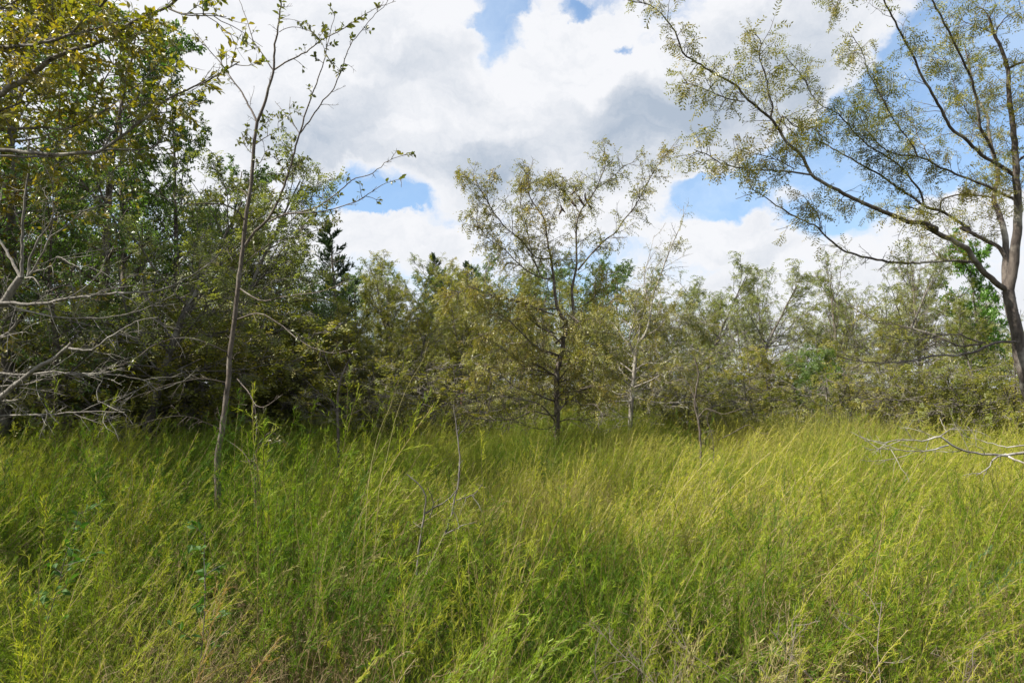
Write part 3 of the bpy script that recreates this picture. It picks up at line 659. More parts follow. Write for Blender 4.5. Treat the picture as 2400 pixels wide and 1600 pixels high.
traced_tree('slim_sapling', 'slim leaning sapling with a grey trunk and nearly bare forked top, left of centre', b, SP, 'sapling_leaf', 'dark_bark',
            .07, (.06, .20), .045, LEAF2, 4, thorn=9, seed=52, grav=-.1, leafp=2.2, sub=2, rtw=.003, wind=.05, rk=.62)
# larger dark leaflets on the sapling's drooping shoots are part of the same crown
g = np.random.default_rng(99); e = bpy.data.objects['slim_sapling']
for q, k in ((p1((1895, 180), (1905, 60), (1915, -10)), 14), (p2((-60, 230), (10, 190), (130, 120)), 14), (p1((2100, 210), (2190, 290), (2220, 370), (2270, 440)), 14), (p2((300, 1245), (360, 1225), (410, 1215)), 6), (p2((400, 1058), (440, 1050)), 2)):
    ac = Acc(); P = limb3(q, Ys - .3, Ys - .45, 8, .001, g) - np.array(e.location)
    put_leaves(ac, P[None], k, .062, LEAF2, .0, 1.0, -.2, .1, 0, .5, rng=g)
    obj('leaf_spray', ac.mesh('leaf_spray', ['sapling_leaf'], False), e)['kind'] = 'stuff'

# central locust
Yc = 12.0
p5 = lambda *a: path(a, 5)
CT = [
 (path([(1277, 1130)], 0) + p5((1458, 1600), (1462, 1500), (1470, 1300), (1465, 1100), (1470, 980), (1500, 870), (1515, 740), (1530, 650)), Yc, Yc, .085, .05, .3),
 (p5((1530, 650), (1490, 600), (1460, 500), (1445, 350), (1425, 220), (1400, 80), (1390, 0)) + p2((1385, 1500), (1340, 1430), (1280, 1330), (1275, 1200), (1275, 1130)), Yc, Yc, .045, .006, .72),
 (p5((1520, 740), (1570, 690), (1575, 560), (1570, 430), (1600, 280), (1600, 150), (1600, 0)) + p2((1620, 1450), (1670, 1380), (1730, 1290), (1770, 1200), (1800, 1100), (1790, 1010)), Yc, Yc - .3, .04, .006, .72),
 (p5((1610, 300), (1700, 190), (1800, 90), (1880, 30)) + p2((1900, 1530), (2000, 1400), (2080, 1250), (2150, 1130), (2230, 1020)), Yc - .1, Yc - .6, .022, .006, .72),
 (p2((1730, 1290), (1850, 1200), (1930, 1130), (2000, 1100)), Yc - .2, Yc - .4, .01, .005, .7),
 (p5((1425, 220), (1340, 220), (1230, 100), (1110, 0)) + p2((1070, 1490), (1010, 1400), (990, 1300), (1040, 1220)), Yc, Yc - .5, .02, .006, .72),
 (p5((1350, 350), (1290, 320), (1190, 240), (1100, 150), (1020, 100)) + p2((900, 1480), (880, 1450)), Yc, Yc - .6, .016, .005, 1),
 (p2((1010, 1400), (950, 1300), (880, 1220), (820, 1170)), Yc - .4, Yc - .6, .01, .004, 1),
 (p5((1445, 350), (1380, 360), (1330, 280)) + p2((1250, 1500), (1220, 1400), (1230, 1300), (1330, 1220)), Yc, Yc + .4, .018, .005, 1),
 (p5((1470, 560), (1300, 560), (1150, 500), (1000, 470), (900, 430)), Yc, Yc - .8, .022, .005, .9),
 (p2((1620, 1450), (1560, 1350), (1480, 1280), (1400, 1230)), Yc - .1, Yc + .3, .012, .005, 1),
 (p2((1660, 1390), (1570, 1290), (1520, 1200)), Yc, Yc + .3, .010, .005, 1),
 (p5((1480, 880), (1430, 860), (1340, 830), (1250, 750), (1150, 650), (1050, 580), (950, 520)), Yc, Yc - 1.0, .026, .005, .8),
 (p5((1470, 1020), (1440, 1010), (1350, 950), (1200, 910), (1050, 800), (900, 720)), Yc, Yc - 1.2, .026, .005, .8),
 (p5((1460, 1190), (1420, 1180), (1300, 1130), (1180, 1090), (1080, 1010), (980, 980)), Yc, Yc - .9, .024, .005, .4),
 (p5((1465, 1290), (1400, 1280), (1300, 1260), (1180, 1310), (1050, 1320), (950, 1310), (850, 1280)), Yc, Yc - 1.0, .020, .005, 0),
 (p5((1470, 1350), (1400, 1380), (1300, 1370), (1200, 1330), (1100, 1350)), Yc, Yc - .7, .014, .004, 0),
 (p5((1480, 1330), (1560, 1310), (1650, 1320), (1750, 1290), (1850, 1300)), Yc, Yc - .6, .016, .004, 0),
 (p5((1470, 1250), (1570, 1190), (1700, 1200), (1820, 1150), (1900, 1170)), Yc, Yc + .6, .018, .004, .3),
 (p5((1490, 950), (1560, 930), (1650, 910), (1750, 930), (1850, 880)), Yc, Yc - .8, .024, .004, .8),
 (p5((1475, 1060), (1560, 1040), (1660, 1010), (1760, 1020), (1850, 1000)), Yc, Yc + .3, .02, .004, .7),
 (p5((1540, 700), (1600, 660), (1680, 640), (1770, 560), (1850, 500)), Yc, Yc - .6, .022, .005, .9),
 (p5((1575, 560), (1680, 520), (1760, 420), (1800, 330)), Yc, Yc + .5, .016, .005, .9),
 (p5((1500, 800), (1400, 700), (1320, 620), (1260, 540)), Yc, Yc + .8, .02, .005, .9),
 (p5((1470, 1000), (1380, 1010), (1250, 1000), (1100, 960), (960, 930)), Yc, Yc + .6, .02, .005, .8),
 (p5((1470, 1130), (1600, 1120), (1700, 1080)), Yc, Yc - 1, .015, .005, .5),
]
def tiers(cx, y0, y1, Yt, n, reach, r, lf, seed, d0=-1.6, d1=1.3, right=1.0):
    g = np.random.default_rng(seed); out = []
    for i in range(n):
        y = y0 + (y1 - y0) * (i + g.random()) / n; sg = 1 if i % 2 else -1; w = reach * g.uniform(.55, 1.0)
        ri = g.uniform(10, 190); sg = g.choice([-1, 1]) if g.random() < .4 else sg; w *= right if sg > 0 else 1
        pts = [(cx, y)] + [(cx + sg * w * u, y - ri * u + ri * .75 * u * u + g.normal(0, 11)) for u in (.15, .35, .55, .8, 1)]
        out.append((pts, Yt, Yt + g.uniform(d0, d1), r, .004, lf if y < y1 - (y1 - y0) * .2 else .12))
    return out
CT += tiers(1277, 720, 975, Yc, 13, 310, .02, .8, 71, right=.45)
b = at(1277, 1130, Yc); b[2] = 0
ct = traced_tree('honey_locust_tree', 'central open crowned locust standing alone in the meadow with dark pods near its top', b, CT, 'locust_leaf', 'dark_bark',
                 .042, (.15, .55), .11, PIN_MID, 4, seed=53, grav=-.45, sub=4, rtw=.005, tw_trop=(.01, 0, .01), rk=.78, leafp=.8)
for i, (x, y) in enumerate([(1600, 1270), (1660, 1310), (1670, 1350), (1615, 1330), (1490, 1390), (1500, 1410), (1565, 1370)]):
    ac = Acc(); g = np.random.default_rng(400 + i)
    px = path([(x, y)], 2)[0]; P0 = at(*px, Yc - .25) - np.array(ct.location)
    st = grow([P0], [[g.normal(0, .3), 0, -1]], [g.uniform(.14, .24)], 6, .05, (.12 * g.choice([-1, 1]), 0, 0), g)
    tubes(ac, st, np.array([[.005, .013, .016, .016, .016, .012, .003]]), 6)
    obj('seed_pod', ac.mesh('seed_pod', ['pod_skin']), ct)

# white barked locust to its right
Yw = 14.0
WT = [
 (p5((1968, 1520), (1965, 1440), (1972, 1250), (1982, 1100), (1995, 980), (2000, 900), (2018, 800)), Yw, Yw, .07, .045, 0),
 (p5((2018, 800), (2060, 750), (2100, 620), (2120, 480), (2170, 340), (2220, 200), (2280, 60)) + p2((2323, 1500), (2330, 1400)), Yw, Yw - .3, .035, .005, .35),
 (p5((2000, 900), (1975, 830), (1960, 760), (1990, 650), (2000, 520)), Yw, Yw, .026, .006, .7),
 (p5((2100, 620), (2080, 480), (2060, 350), (2090, 220), (2130, 60)), Yw, Yw + .3, .016, .005, .35),
 (p5((2018, 800), (2030, 680), (2000, 560), (2030, 430)), Yw, Yw + .3, .02, .005, .8),
 (p5((2060, 750), (2150, 700), (2220, 600), (2300, 520)), Yw, Yw - .3, .018, .005, .8),
 (p5((1995, 980), (2080, 930), (2180, 930), (2280, 880)), Yw, Yw - .5, .02, .005, .6),
 (p5((1980, 1100), (2080, 1060), (2200, 1000), (2323, 960), (2400, 980)), Yw, Yw - .8, .024, .005, .5),
 (p5((1975, 1130), (2100, 1100), (2250, 1090), (2380, 1060)), Yw, Yw + .5, .02, .005, .4),
 (p5((1975, 1090), (1900, 1030), (1830, 960), (1770, 900)), Yw, Yw - .4, .018, .005, .1),
 (p5((1975, 1120), (1880, 1110), (1800, 1080), (1720, 1090)), Yw, Yw - .5, .018, .005, .5),
 (p5((1970, 1190), (1850, 1190), (1750, 1210), (1680, 1230)), Yw, Yw - .5, .018, .005, .5),
 (p5((1965, 1300), (1850, 1290), (1750, 1270), (1690, 1230)), Yw, Yw - .7, .014, .004, .2),
 (p5((1990, 1160), (2100, 1190), (2250, 1200), (2380, 1190)), Yw, Yw - .5, .016, .004, .1),
 (p5((1965, 1350), (1850, 1370), (1760, 1400), (1600, 1390)), Yw, Yw - 1.0, .014, .004, 0),
 (p5((1985, 1060), (1900, 980), (1850, 850), (1800, 760)), Yw, Yw + .5, .018, .004, .8),
]
WT += tiers(1452, 740, 900, Yw, 9, 200, .02, .7, 72, .2, 1.6)
b = at(1450, 1095, Yw); b[2] = 0
traced_tree('honey_locust_tree', 'pale barked locust right of the central one, with a forked white stem', b, WT, 'locust_leaf', 'pale_bark',
            .055, (.25, .75), .11, PIN_MID, 5, seed=54, grav=-.35, sub=4, rtw=.005, tw_trop=(.01, 0, .01), rk=.8, leafp=1)

# left trees: the yellowing one reaching in at the top, the grey bare one below
Yl = 4.6
LT = [
 (path([(-230, 1500), (-225, 1100), (-215, 800), (-200, 500), (-190, 200), (-170, -150)], 0), Yl, Yl, .12, .06, 0),
 (path([(-200, 330)], 0) + p1((0, 640), (80, 590), (180, 540), (250, 480), (340, 410), (500, 340), (640, 300), (760, 240), (900, 150), (1050, 80), (1150, 40), (1230, -30)), Yl, Yl - .3, .034, .010, .9),
 (path([(-190, 180)], 0) + p1((0, 320), (150, 315), (300, 290), (450, 245), (520, 190), (600, 110), (700, 30), (760, -40)), Yl, Yl - .6, .020, .008, .8),
 (path([(-200, 330)], 0) + p1((0, 880), (150, 875), (300, 870), (420, 880), (520, 860), (600, 800), (640, 700), (700, 560), (800, 400), (850, 260)), Yl, Yl + .4, .018, .004, .9),
 (path([(-205, 400)], 0) + p1((0, 1020), (200, 1040), (400, 1050), (500, 1040), (680, 1030), (760, 980), (880, 890), (1000, 800), (1080, 710), (1200, 640), (1350, 580), (1480, 510), (1630, 420)), Yl, Yl - .1, .024, .005, .5),
 (path([(-205, 420)], 0) + p1((0, 1060), (250, 1070), (500, 1055), (680, 1035)), Yl, Yl - .05, .016, .006, .4),
 (p1((450, 245), (600, 210), (760, 160), (880, 130)), Yl - .5, Yl - .2, .009, .004, 1),
 (p1((1150, 60), (1250, 100), (1400, 105), (1540, 115)), Yl - .3, Yl - .4, .008, .003, .6),
 (p1((700, 1020), (800, 870), (880, 830), (1000, 780), (1150, 760), (1300, 730), (1400, 690)), Yl, Yl + .3, .009, .003, .7),
 (p1((720, 1020), (950, 1015), (1080, 980), (1150, 850), (1230, 770)), Yl, Yl + .3, .009, .003, .7),
 (p1((340, 410), (320, 300), (420, 180), (470, 60)), Yl - .2, Yl + .2, .01, .004, 1),
 (path([(-190, 100)], 0) + p1((0, 60), (120, 0), (200, -60)), Yl, Yl + .2, .016, .006, 1),
 (p1((0, 760), (140, 700), (300, 680), (430, 560)), Yl, Yl + .5, .01, .004, 1),
 (p1((150, 315), (260, 180), (330, 60), (340, -30)), Yl - .3, Yl + .2, .009, .004, 1),
 (p1((600, 800), (700, 760), (850, 640), (960, 560), (1100, 400)), Yl + .1, Yl + .4, .008, .003, .7),
]
b = at(-230, 1500, Yl); b[2] = 0
traced_tree('yellowing_tree', 'near tree reaching in from the left edge with long limbs and yellow olive leaves', b, LT, 'autumn_leaf', 'grey_bark',
            .045, (.15, .5), .050, LEAF2, 8, seed=55, grav=-.25, sub=3, leafp=1.0, rtw=.0034, rk=.85)
Yg = 5.2
p4 = lambda *a: path(a, 4)
GT = [
 (path([(-60, 1350), (-62, 1100), (-40, 900), (-25, 760)], 0) + p4((0, 540), (40, 500), (90, 420), (140, 350)), Yg, Yg, .06, .036, 0),
 (p4((140, 350), (60, 200), (0, 100), (-60, 0)) , Yg, Yg + .2, .02, .01, .1),
 (p4((145, 350), (150, 200), (150, 0)) + p1((160, 1450), (180, 1250), (200, 1100), (195, 1000), (170, 890)), Yg, Yg + .1, .02, .006, .15),
 (p4((190, 340), (205, 240), (260, 100), (330, 0)) + p1((350, 1500), (360, 1300), (375, 1100)), Yg, Yg - .1, .016, .004, .1),
 (p4((200, 330), (300, 170), (330, 90), (450, 0)) + p1((560, 1440), (680, 1400), (760, 1330)), Yg, Yg - .3, .012, .004, 0),
 (p4((215, 310), (310, 290), (380, 230), (380, 210), (470, 250), (550, 280), (640, 230)), Yg, Yg - .3, .010, .003, 0),
 (p4((170, 350), (230, 350), (270, 410)), Yg, Yg - .1, .010, .004, 0),
 (path([(-40, 720)], 0) + p4((0, 530), (150, 530), (300, 525), (450, 495), (620, 475), (800, 455), (1000, 445), (1100, 430), (1250, 365), (1380, 290), (1480, 200), (1560, 100)), Yg, Yg - .4, .022, .004, .1),
 (path([(-40, 730)], 0) + p4((0, 545), (200, 580), (400, 620), (600, 625), (750, 620), (900, 590), (1050, 530), (1200, 460)), Yg, Yg + .2, .014, .003, .05),
 (p4((450, 495), (600, 400), (690, 310)), Yg - .2, Yg, .008, .003, 0),
 (p4((620, 475), (760, 420), (920, 320)), Yg - .25, Yg, .008, .003, .1),
 (p4((800, 455), (880, 490), (1000, 460)), Yg - .3, Yg - .2, .007, .003, 0),
 (path([(-62, 980)], 0) + p4((0, 1170), (80, 1100), (150, 1050), (230, 980), (330, 920), (430, 850), (490, 790)), Yg - .1, Yg - .5, .038, .018, 0),
 (p4((470, 830), (540, 840), (620, 840), (720, 770), (850, 690), (950, 640), (1080, 620)), Yg - .5, Yg - .6, .012, .003, 0),
 (path([(-62, 860)], 0) + p4((0, 1005), (150, 1010), (400, 990), (550, 1020), (700, 1000), (850, 960)), Yg, Yg - .5, .017, .004, .05),
 (p4((0, 1090), (200, 1070), (420, 1000), (600, 1010), (780, 1050)), Yg, Yg - .5, .010, .003, 0),
 (path([(-62, 960)], 0) + p4((0, 1290), (200, 1280), (480, 1268), (620, 1258), (850, 1265)), Yg, Yg - .8, .012, .003, 0),
 (p4((310, 1250), (350, 1290), (400, 1340)), Yg - .5, Yg - .5, .007, .003, 0),
 (p4((0, 760), (60, 720), (100, 680), (115, 600)), Yg, Yg - .1, .02, .01, 0),
 (p4((0, 760), (80, 740), (155, 720)), Yg, Yg - .2, .010, .003, 0),
 (p4((0, 1185), (60, 1185), (140, 1175)), Yg - .2, Yg - .4, .012, .004, 0),
 (p4((560, 1000), (700, 1020), (660, 1120), (670, 1200)), Yg - .4, Yg - .5, .006, .003, 0),
 (p4((700, 1000), (900, 1030), (1010, 1060), (1060, 1110), (1180, 1080), (1300, 1020)), Yg - .5, Yg - .3, .007, .003, 0),
 (p4((1010, 1070), (900, 1130), (770, 1200)), Yg - .4, Yg - .5, .006, .002, 0),
]
b = at(-60, 1350, Yg); b[2] = 0
traced_tree('bare_thorn_tree', 'grey mostly leafless tree at the left edge with tangled pale branches low over the weeds', b, GT, 'autumn_leaf', 'mid_bark',
            .07, (.12, .5), .045, LEAF2, 3, seed=56, grav=-.1, sub=3, thorn=1, rtw=.0028, ang=.7, rk=.72)

# leafy twigs with small yellow leaves at the left, lower
# crooked bare sapling, right of the white barked locust
CS = [(path([(1612, 1180), (1610, 1090), (1610, 1060), (1608, 1000), (1603, 960), (1595, 930)], 0) + [(1600, 890), (1605, 860), (1595, 820)], 9, 9, .022, .008, 0),
      (path([(1603, 960), (1620, 940), (1660, 950), (1720, 930)], 0), 9, 8.7, .008, .003, 0),
      (path([(1603, 945), (1590, 900), (1570, 870), (1540, 880)], 0), 9, 9.2, .008, .003, .2),
      (path([(1640, 1100), (1635, 1000), (1622, 960)], 0), 9.1, 9.1, .008, .003, 0),
      (path([(1650, 1010), (1690, 990), (1720, 975), (1745, 1000)], 0), 9.1, 9.0, .006, .003, .2)]
b = at(1612, 1180, 9); b[2] = 0
traced_tree('crooked_sapling', 'thin crooked bare sapling in the meadow to the right of the pale barked locust', b, CS, 'sapling_leaf', 'dark_bark', .12, (.15, .4), .05, LEAF2, 2, seed=57, sub=2, rtw=.004)
# shaded sapling left of the glade, small dark one at the front
CS = [(path([(776, 1080), (777, 1000), (775, 930), (780, 880), (800, 830)], 0), 9.5, 9.5, .025, .012, .3),
      (path([(777, 960), (760, 920), (730, 900), (700, 870)], 0), 9.5, 9.4, .01, .004, .5), (path([(777, 965), (830, 940), (880, 920)], 0), 9.5, 9.2, .009, .003, .2),
      (path([(780, 880), (760, 850), (740, 800)], 0), 9.5, 9.6, .009, .003, .6)]
b = at(776, 1120, 9.5); b[2] = 0
traced_tree('young_tree', 'thin young tree in the shade between the slim sapling and the glade', b, CS, 'sapling_leaf', 'dark_bark', .1, (.2, .6), .06, LEAF2, 4, seed=58, sub=3, rtw=.004)
CS = [(path([(586, 1210), (586, 1120), (584, 1040), (590, 970), (585, 930)], 0), 6.0, 6.0, .010, .004, .3), (path([(585, 1050), (600, 1010), (640, 980)], 0), 6.0, 5.9, .006, .002, .5),
      (path([(585, 1080), (560, 1040), (520, 1010)], 0), 6.0, 6.1, .006, .002, .4)]
b = at(586, 1230, 6.0); b[2] = 0
traced_tree('young_tree', 'small dark young stem just right of the slim sapling base', b, CS, 'sapling_leaf', 'dark_bark', .07, (.1, .3), .045, LEAF2, 3, seed=59, sub=2, rtw=.003)
# dead snag
p7 = lambda *a: [(x * .5, 1038.8 + y * .5) for x, y in a]
CS = [(p7((1960, 560), (1990, 480), (2030, 400), (2070, 300), (2090, 200), (2110, 100), (2110, 0)) + [(1050, 990), (1042, 930)], 4.2, 4.4, .009, .0035, 0),
      (p7((1915, 560), (1920, 500), (1930, 400), (1950, 280), (1950, 180), (1870, 100)), 4.2, 4.2, .008, .003, 0),
      (p7((1950, 280), (2050, 220), (2100, 170), (2110, 80)), 4.2, 4.3, .005, .003, 0),
      (p7((1975, 300), (1990, 220), (1965, 160)), 4.2, 4.1, .004, .002, 0), (p7((2095, 220), (2180, 190), (2220, 140)), 4.3, 4.2, .004, .002, 0),
      (p7((2040, 380), (2110, 340), (2180, 320)), 4.2, 4.1, .004, .002, 0)]
b = at(980, 1400, 4.2); b[2] = 0
traced_tree('dead_sapling', 'dead leafless forked sapling poking up from the weeds just left of centre', b, CS, 'sapling_leaf', 'grey_bark', .10, (.06, .2), .05, LEAF2, 2, seed=60, sub=1, rtw=.0022, cat='dead sapling', thorn=6)
# dead branch coming in at right
CS = [(path([(2460, 1050)], 0) + p6((2323, 1540), (2200, 1555), (2050, 1550), (1930, 1530), (1830, 1490), (1750, 1430), (1650, 1460), (1500, 1450), (1400, 1465), (1240, 1460)), 4.0, 3.8, .016, .003, 0),
      (p6((1810, 1490), (1650, 1530), (1480, 1525), (1240, 1510)), 3.9, 3.7, .007, .002, 0), (p6((1750, 1430), (1830, 1380), (1900, 1365)), 3.9, 4.0, .006, .002, 0),
      (p6((2200, 1550), (2100, 1600), (2080, 1640), (2000, 1690)), 3.95, 3.8, .008, .003, 0), (p6((2323, 1490), (2200, 1500), (2080, 1470), (1900, 1420)), 4.1, 4.2, .007, .002, 0),
      (p6((2200, 1560), (2300, 1600), (2400, 1640)), 3.95, 3.8, .010, .006, 0)]
b = at(2460, 1050, 4.0)
traced_tree('dead_branch', 'pale leafless thorny branch lying over the weeds at the right edge', b, CS, 'sapling_leaf', 'pale_bark', .07, (.08, .3), .05, LEAF2, 2, seed=61, sub=3, rtw=.0022, rk=.7, cat='branch', thorn=8)
# rusty stakes at the back of the glade
for (px, py0, py1, Yp, lab) in ((1060, 893, 940, 15.5, 'short rust red stake standing in the grass at the back of the glade'), (1147, 880, 912, 17.5, 'rust red stake half hidden behind the lower limbs of the central locust')):
    ac = Acc(); p0 = at(px, py0, Yp); x = p0[0]; top = p0[2]
    ys = np.array([[x, Yp, -.1], [x, Yp, top * .5], [x + .01, Yp, top - .01], [x + .01, Yp, top]])
    tubes(ac, ys[None], np.array([[.028, .028, .028, .001]]), 6)
    for q in range(6):
        z = top * (.25 + .12 * q); s = grow([[x, Yp - .026, z]], [[0, -1, 0]], [.02], 1, 0); tubes(ac, s, np.array([[.012, .009]]), 5)
    o = obj('metal_stake', ac.mesh('metal_stake', ['rust'])); tag(o, lab, 'stake')

# ------------------------------------------------------------------ meadow plants (sources for scattering)
NEED = (np.array([[-.04, .1, 0], [.04, .1, 0], [.022, 1, 0], [-.022, 1, 0]]), np.array([[0, 1, 2, 3]]))
def weed_mesh(name, seed, H, nstem, nbr, brlen, nneed, need, leafmat='weed_leaf', stemmat='dry_leaf', bend=.06, spread=.10, lo=.25, rs=.0022, wide=1.0, brang=.5, dsp=.32, wig=.11):
    """feathery upright weed: wands set with short needle leaves, all bent the way the wind blows (+X)"""
    g = np.random.default_rng(seed); a = Acc()
    P = np.stack([g.normal(0, spread, nstem), g.normal(0, spread, nstem), -.03 + np.zeros(nstem)], 1)
    D = np.stack([g.normal(.10, dsp, nstem), g.normal(0, dsp, nstem), np.ones(nstem)], 1)
    L = H * g.uniform(.72, 1.08, nstem)
    st = grow(P, D, L, 9, wig, (bend, .0, .0), g); tubes(a, st, radii(rs + 0 * L, rs * .45 + 0 * L, 10), 3, 1)
    A, D, l, _ = spawn(st, L, rs + 0 * L, nbr, lo, .97, brang, brlen, 0, True, g)
    br = grow(A, D, l, 4, .24, (bend * 1.2, 0, .05), g); tubes(a, br, radii(rs * .5 + 0 * l, rs * .25 + 0 * l, 5), 3, 0)
    nz = NEED if wide == 1 else (NEED[0] * np.array([wide, 1, 1]), NEED[1])
    for q, k in ((br, nneed), (st, nneed * (3 if nbr > 8 else 7))):
        P, T = sample(q, strat(len(q), k, .05 if q is br else .45, 1, g)); n = len(P)
        Dn = side_dirs(T, .58, .22, 0, g) + np.array([.10, 0, .05])
        leaves(a, P, Dn, need * g.uniform(.6, 1.2, n), nz, 0, (0, 0, 1), 1.0, np.clip(np.repeat(g.random(len(q)) * .35, k) + g.random(n) * .25 + (P[:, 2] / H) ** 1.5 * .6 - .1, 0, 1), g)
    return a.mesh(name, [leafmat, stemmat], False)
def grass_mesh(name, seed, H, nb, w, mat='grass_leaf', spread=.12, bend=.07, heads=0):
    g = np.random.default_rng(seed); a = Acc()
    P = np.stack([g.normal(0, spread, nb), g.normal(0, spread, nb), -.02 + np.zeros(nb)], 1)
    D = np.stack([g.normal(.10, .28, nb), g.normal(0, .28, nb), np.ones(nb)], 1); L = H * g.uniform(.5, 1.1, nb)
    bl = grow(P, D, L, 5, .13, (bend, 0, -.02), g)
    sd = norm(np.cross(bl[:, -1] - bl[:, 0], g.normal(0, 1, (nb, 3))))[:, None]
    ww = (w * np.array([1, 1, .9, .7, .45, .1]))[None, :, None] * g.uniform(.7, 1.2, nb)[:, None, None]
    V = np.stack([bl - sd * ww, bl + sd * ww], 2); idx = np.arange(nb * 12).reshape(nb, 6, 2)
    F = np.stack([idx[:, :-1, 0], idx[:, :-1, 1], idx[:, 1:, 1], idx[:, 1:, 0]], -1)
    a.add(V, F, 0, np.repeat(g.random(nb), 12))
    if heads:
        k = min(heads, nb); P, T = sample(bl[:k], strat(k, 16, .6, 1, g))
        leaves(a, P, side_dirs(T, .5, .2, 0, g), .022 * g.uniform(.6, 1.2, len(P)), (NEED[0] * np.array([2.2, 1, 1]), NEED[1]), 0, (0, 0, 1), 1, .6 + .4 * g.random(len(P)), g)
    return a.mesh(name, [mat], False)
def dry_mesh(name, seed, H, ns):
    g = np.random.default_rng(seed); a = Acc()
    P = np.stack([g.normal(0, .08, ns), g.normal(0, .08, ns), np.zeros(ns)], 1)
    D = np.stack([g.normal(.15, .45, ns), g.normal(0, .45, ns), np.ones(ns)], 1); L = H * g.uniform(.6, 1.1, ns)
    st = grow(P, D, L, 7, .12, (.04, 0, -.03), g); tubes(a, st, radii(.0022 + 0 * L, .001 + 0 * L, 8), 3, 0)
    A, D, l, _ = spawn(st, L, .002 + 0 * L, 8, .3, 1, .8, .35, 0, True, g)
    br = grow(A, D, l, 4, .2, (0, 0, 0), g); tubes(a, br, radii(.0011 + 0 * l, .0006 + 0 * l, 5), 3, 0)
    A, D, l, _ = spawn(br, l, .002 + 0 * l, 4, .3, 1, .8, .4, 0, True, g)
    b2 = grow(A, D, l, 2, .2, (0, 0, 0), g); tubes(a, b2, radii(.0008 + 0 * l, .0005 + 0 * l, 3), 3, 0)
    a.t = [g.random(len(x)) * .3 + .35 for x in a.t]
    return a.mesh(name, ['dry_leaf'], False)

def scatter(name, label, meshes, P, scl, rz, idx, patch):
    """one stuff object: a point per plant, a geometry-nodes modifier sets the plant on it"""
    n = len(P); me = bpy.data.meshes.new(name); me.vertices.add(n); me.vertices.foreach_set('co', P.astype(np.float32).ravel())
    rot = np.zeros((n, 3)); rot[:, 2] = rz; rot[:, 0] = R.normal(0, .09, n); rot[:, 1] = R.normal(.04, .09, n)
    for nm, ty, arr in (('rot', 'FLOAT_VECTOR', rot), ('scl', 'FLOAT', scl), ('patch', 'FLOAT', patch), ('idx', 'INT', idx)):
        a = me.attributes.new(nm, ty, 'POINT'); a.data.foreach_set('vector' if ty == 'FLOAT_VECTOR' else 'value', np.asarray(arr, np.int32 if ty == 'INT' else np.float32).ravel())
    o = obj(name, me); tag(o, label, None, None, 'stuff')
    ng = bpy.data.node_groups.new(name, 'GeometryNodeTree')
    ng.interface.new_socket('Geometry', in_out='INPUT', socket_type='NodeSocketGeometry'); ng.interface.new_socket('Geometry', in_out='OUTPUT', socket_type='NodeSocketGeometry')
    N = ng.nodes; Lk = ng.links
    gi = N.new('NodeGroupInput'); go = N.new('NodeGroupOutput'); ip = N.new('GeometryNodeInstanceOnPoints'); j = N.new('GeometryNodeGeometryToInstance')
    for q, m in enumerate(reversed(meshes)):
        src = bpy.data.objects.new(m.name, m); oi = N.new('GeometryNodeObjectInfo'); oi.inputs['Object'].default_value = src
        Lk.new(oi.outputs['Geometry'], j.inputs[0])
    def attr(nm, ty):
        a = N.new('GeometryNodeInputNamedAttribute'); a.data_type = ty; a.inputs[0].default_value = nm; return a.outputs['Attribute']
    Lk.new(gi.outputs[0], ip.inputs['Points']); Lk.new(j.outputs[0], ip.inputs['Instance'])
    ip.inputs['Pick Instance'].default_value = True
    Lk.new(attr('idx', 'INT'), ip.inputs['Instance Index'])
    er = N.new('FunctionNodeEulerToRotation'); Lk.new(attr('rot', 'FLOAT_VECTOR'), er.inputs[0]); Lk.new(er.outputs[0], ip.inputs['Rotation'])
    Lk.new(attr('scl', 'FLOAT'), ip.inputs['Scale']); Lk.new(ip.outputs[0], go.inputs[0])
    md = o.modifiers.new('plants', 'NODES'); md.node_group = ng
    return o

WEEDS = [weed_mesh('weed', 71, 1.0, 13, 11, .19, 17, .025, bend=.015, spread=.06, dsp=.36, wig=.06), weed_mesh('weed', 72, .95, 15, 9, .17, 18, .022, bend=.02, spread=.08, dsp=.32, wig=.07),
         weed_mesh('weed', 73, 1.15, 10, 12, .20, 17, .026, bend=.02, spread=.05, dsp=.28, wig=.05), weed_mesh('weed', 74, .85, 14, 8, .2, 15, .026, bend=.05, spread=.10, dsp=.45, wig=.09),
         weed_mesh('weed', 75, 1.0, 10, 7, .14, 20, .020, bend=.08, lo=.4, brang=.35, spread=.07, dsp=.36, wig=.06)]
LOW = [weed_mesh('low_weed', 171, .8, 5, 14, .24, 9, .022, bend=.03), weed_mesh('low_weed', 172, .7, 6, 14, .2, 9, .02, bend=.06, wig=.15), weed_mesh('low_weed', 173, .75, 7, 8, .26, 8, .026, bend=.02, wig=.16)]
WANDS = [weed_mesh('wand', 76, 1.05, 4, 6, .14, 14, .021, dsp=.16, wig=.07, bend=.10, lo=.45, spread=.07, brang=.4, wide=1.2),
         weed_mesh('wand', 77, 1.15, 3, 7, .16, 14, .022, dsp=.16, wig=.07, bend=.13, lo=.4, spread=.05, brang=.45, wide=1.3),
         weed_mesh('wand', 78, .95, 6, 5, .16, 13, .020, dsp=.2, wig=.08, bend=.07, lo=.4, spread=.10, brang=.4, wide=1.2)]
GRASS = [grass_mesh('grass', 81, .75, 60, .0016, heads=10), grass_mesh('grass', 82, .65, 80, .0016, bend=.11), grass_mesh('grass', 83, .85, 50, .0014, bend=.08, heads=20)]
DRY = [dry_mesh('dry_stalk', 91, .7, 6), dry_mesh('dry_stalk', 92, .55, 8), grass_mesh('dry_grass', 93, .6, 50, .0012, 'dry_leaf', bend=.2)]

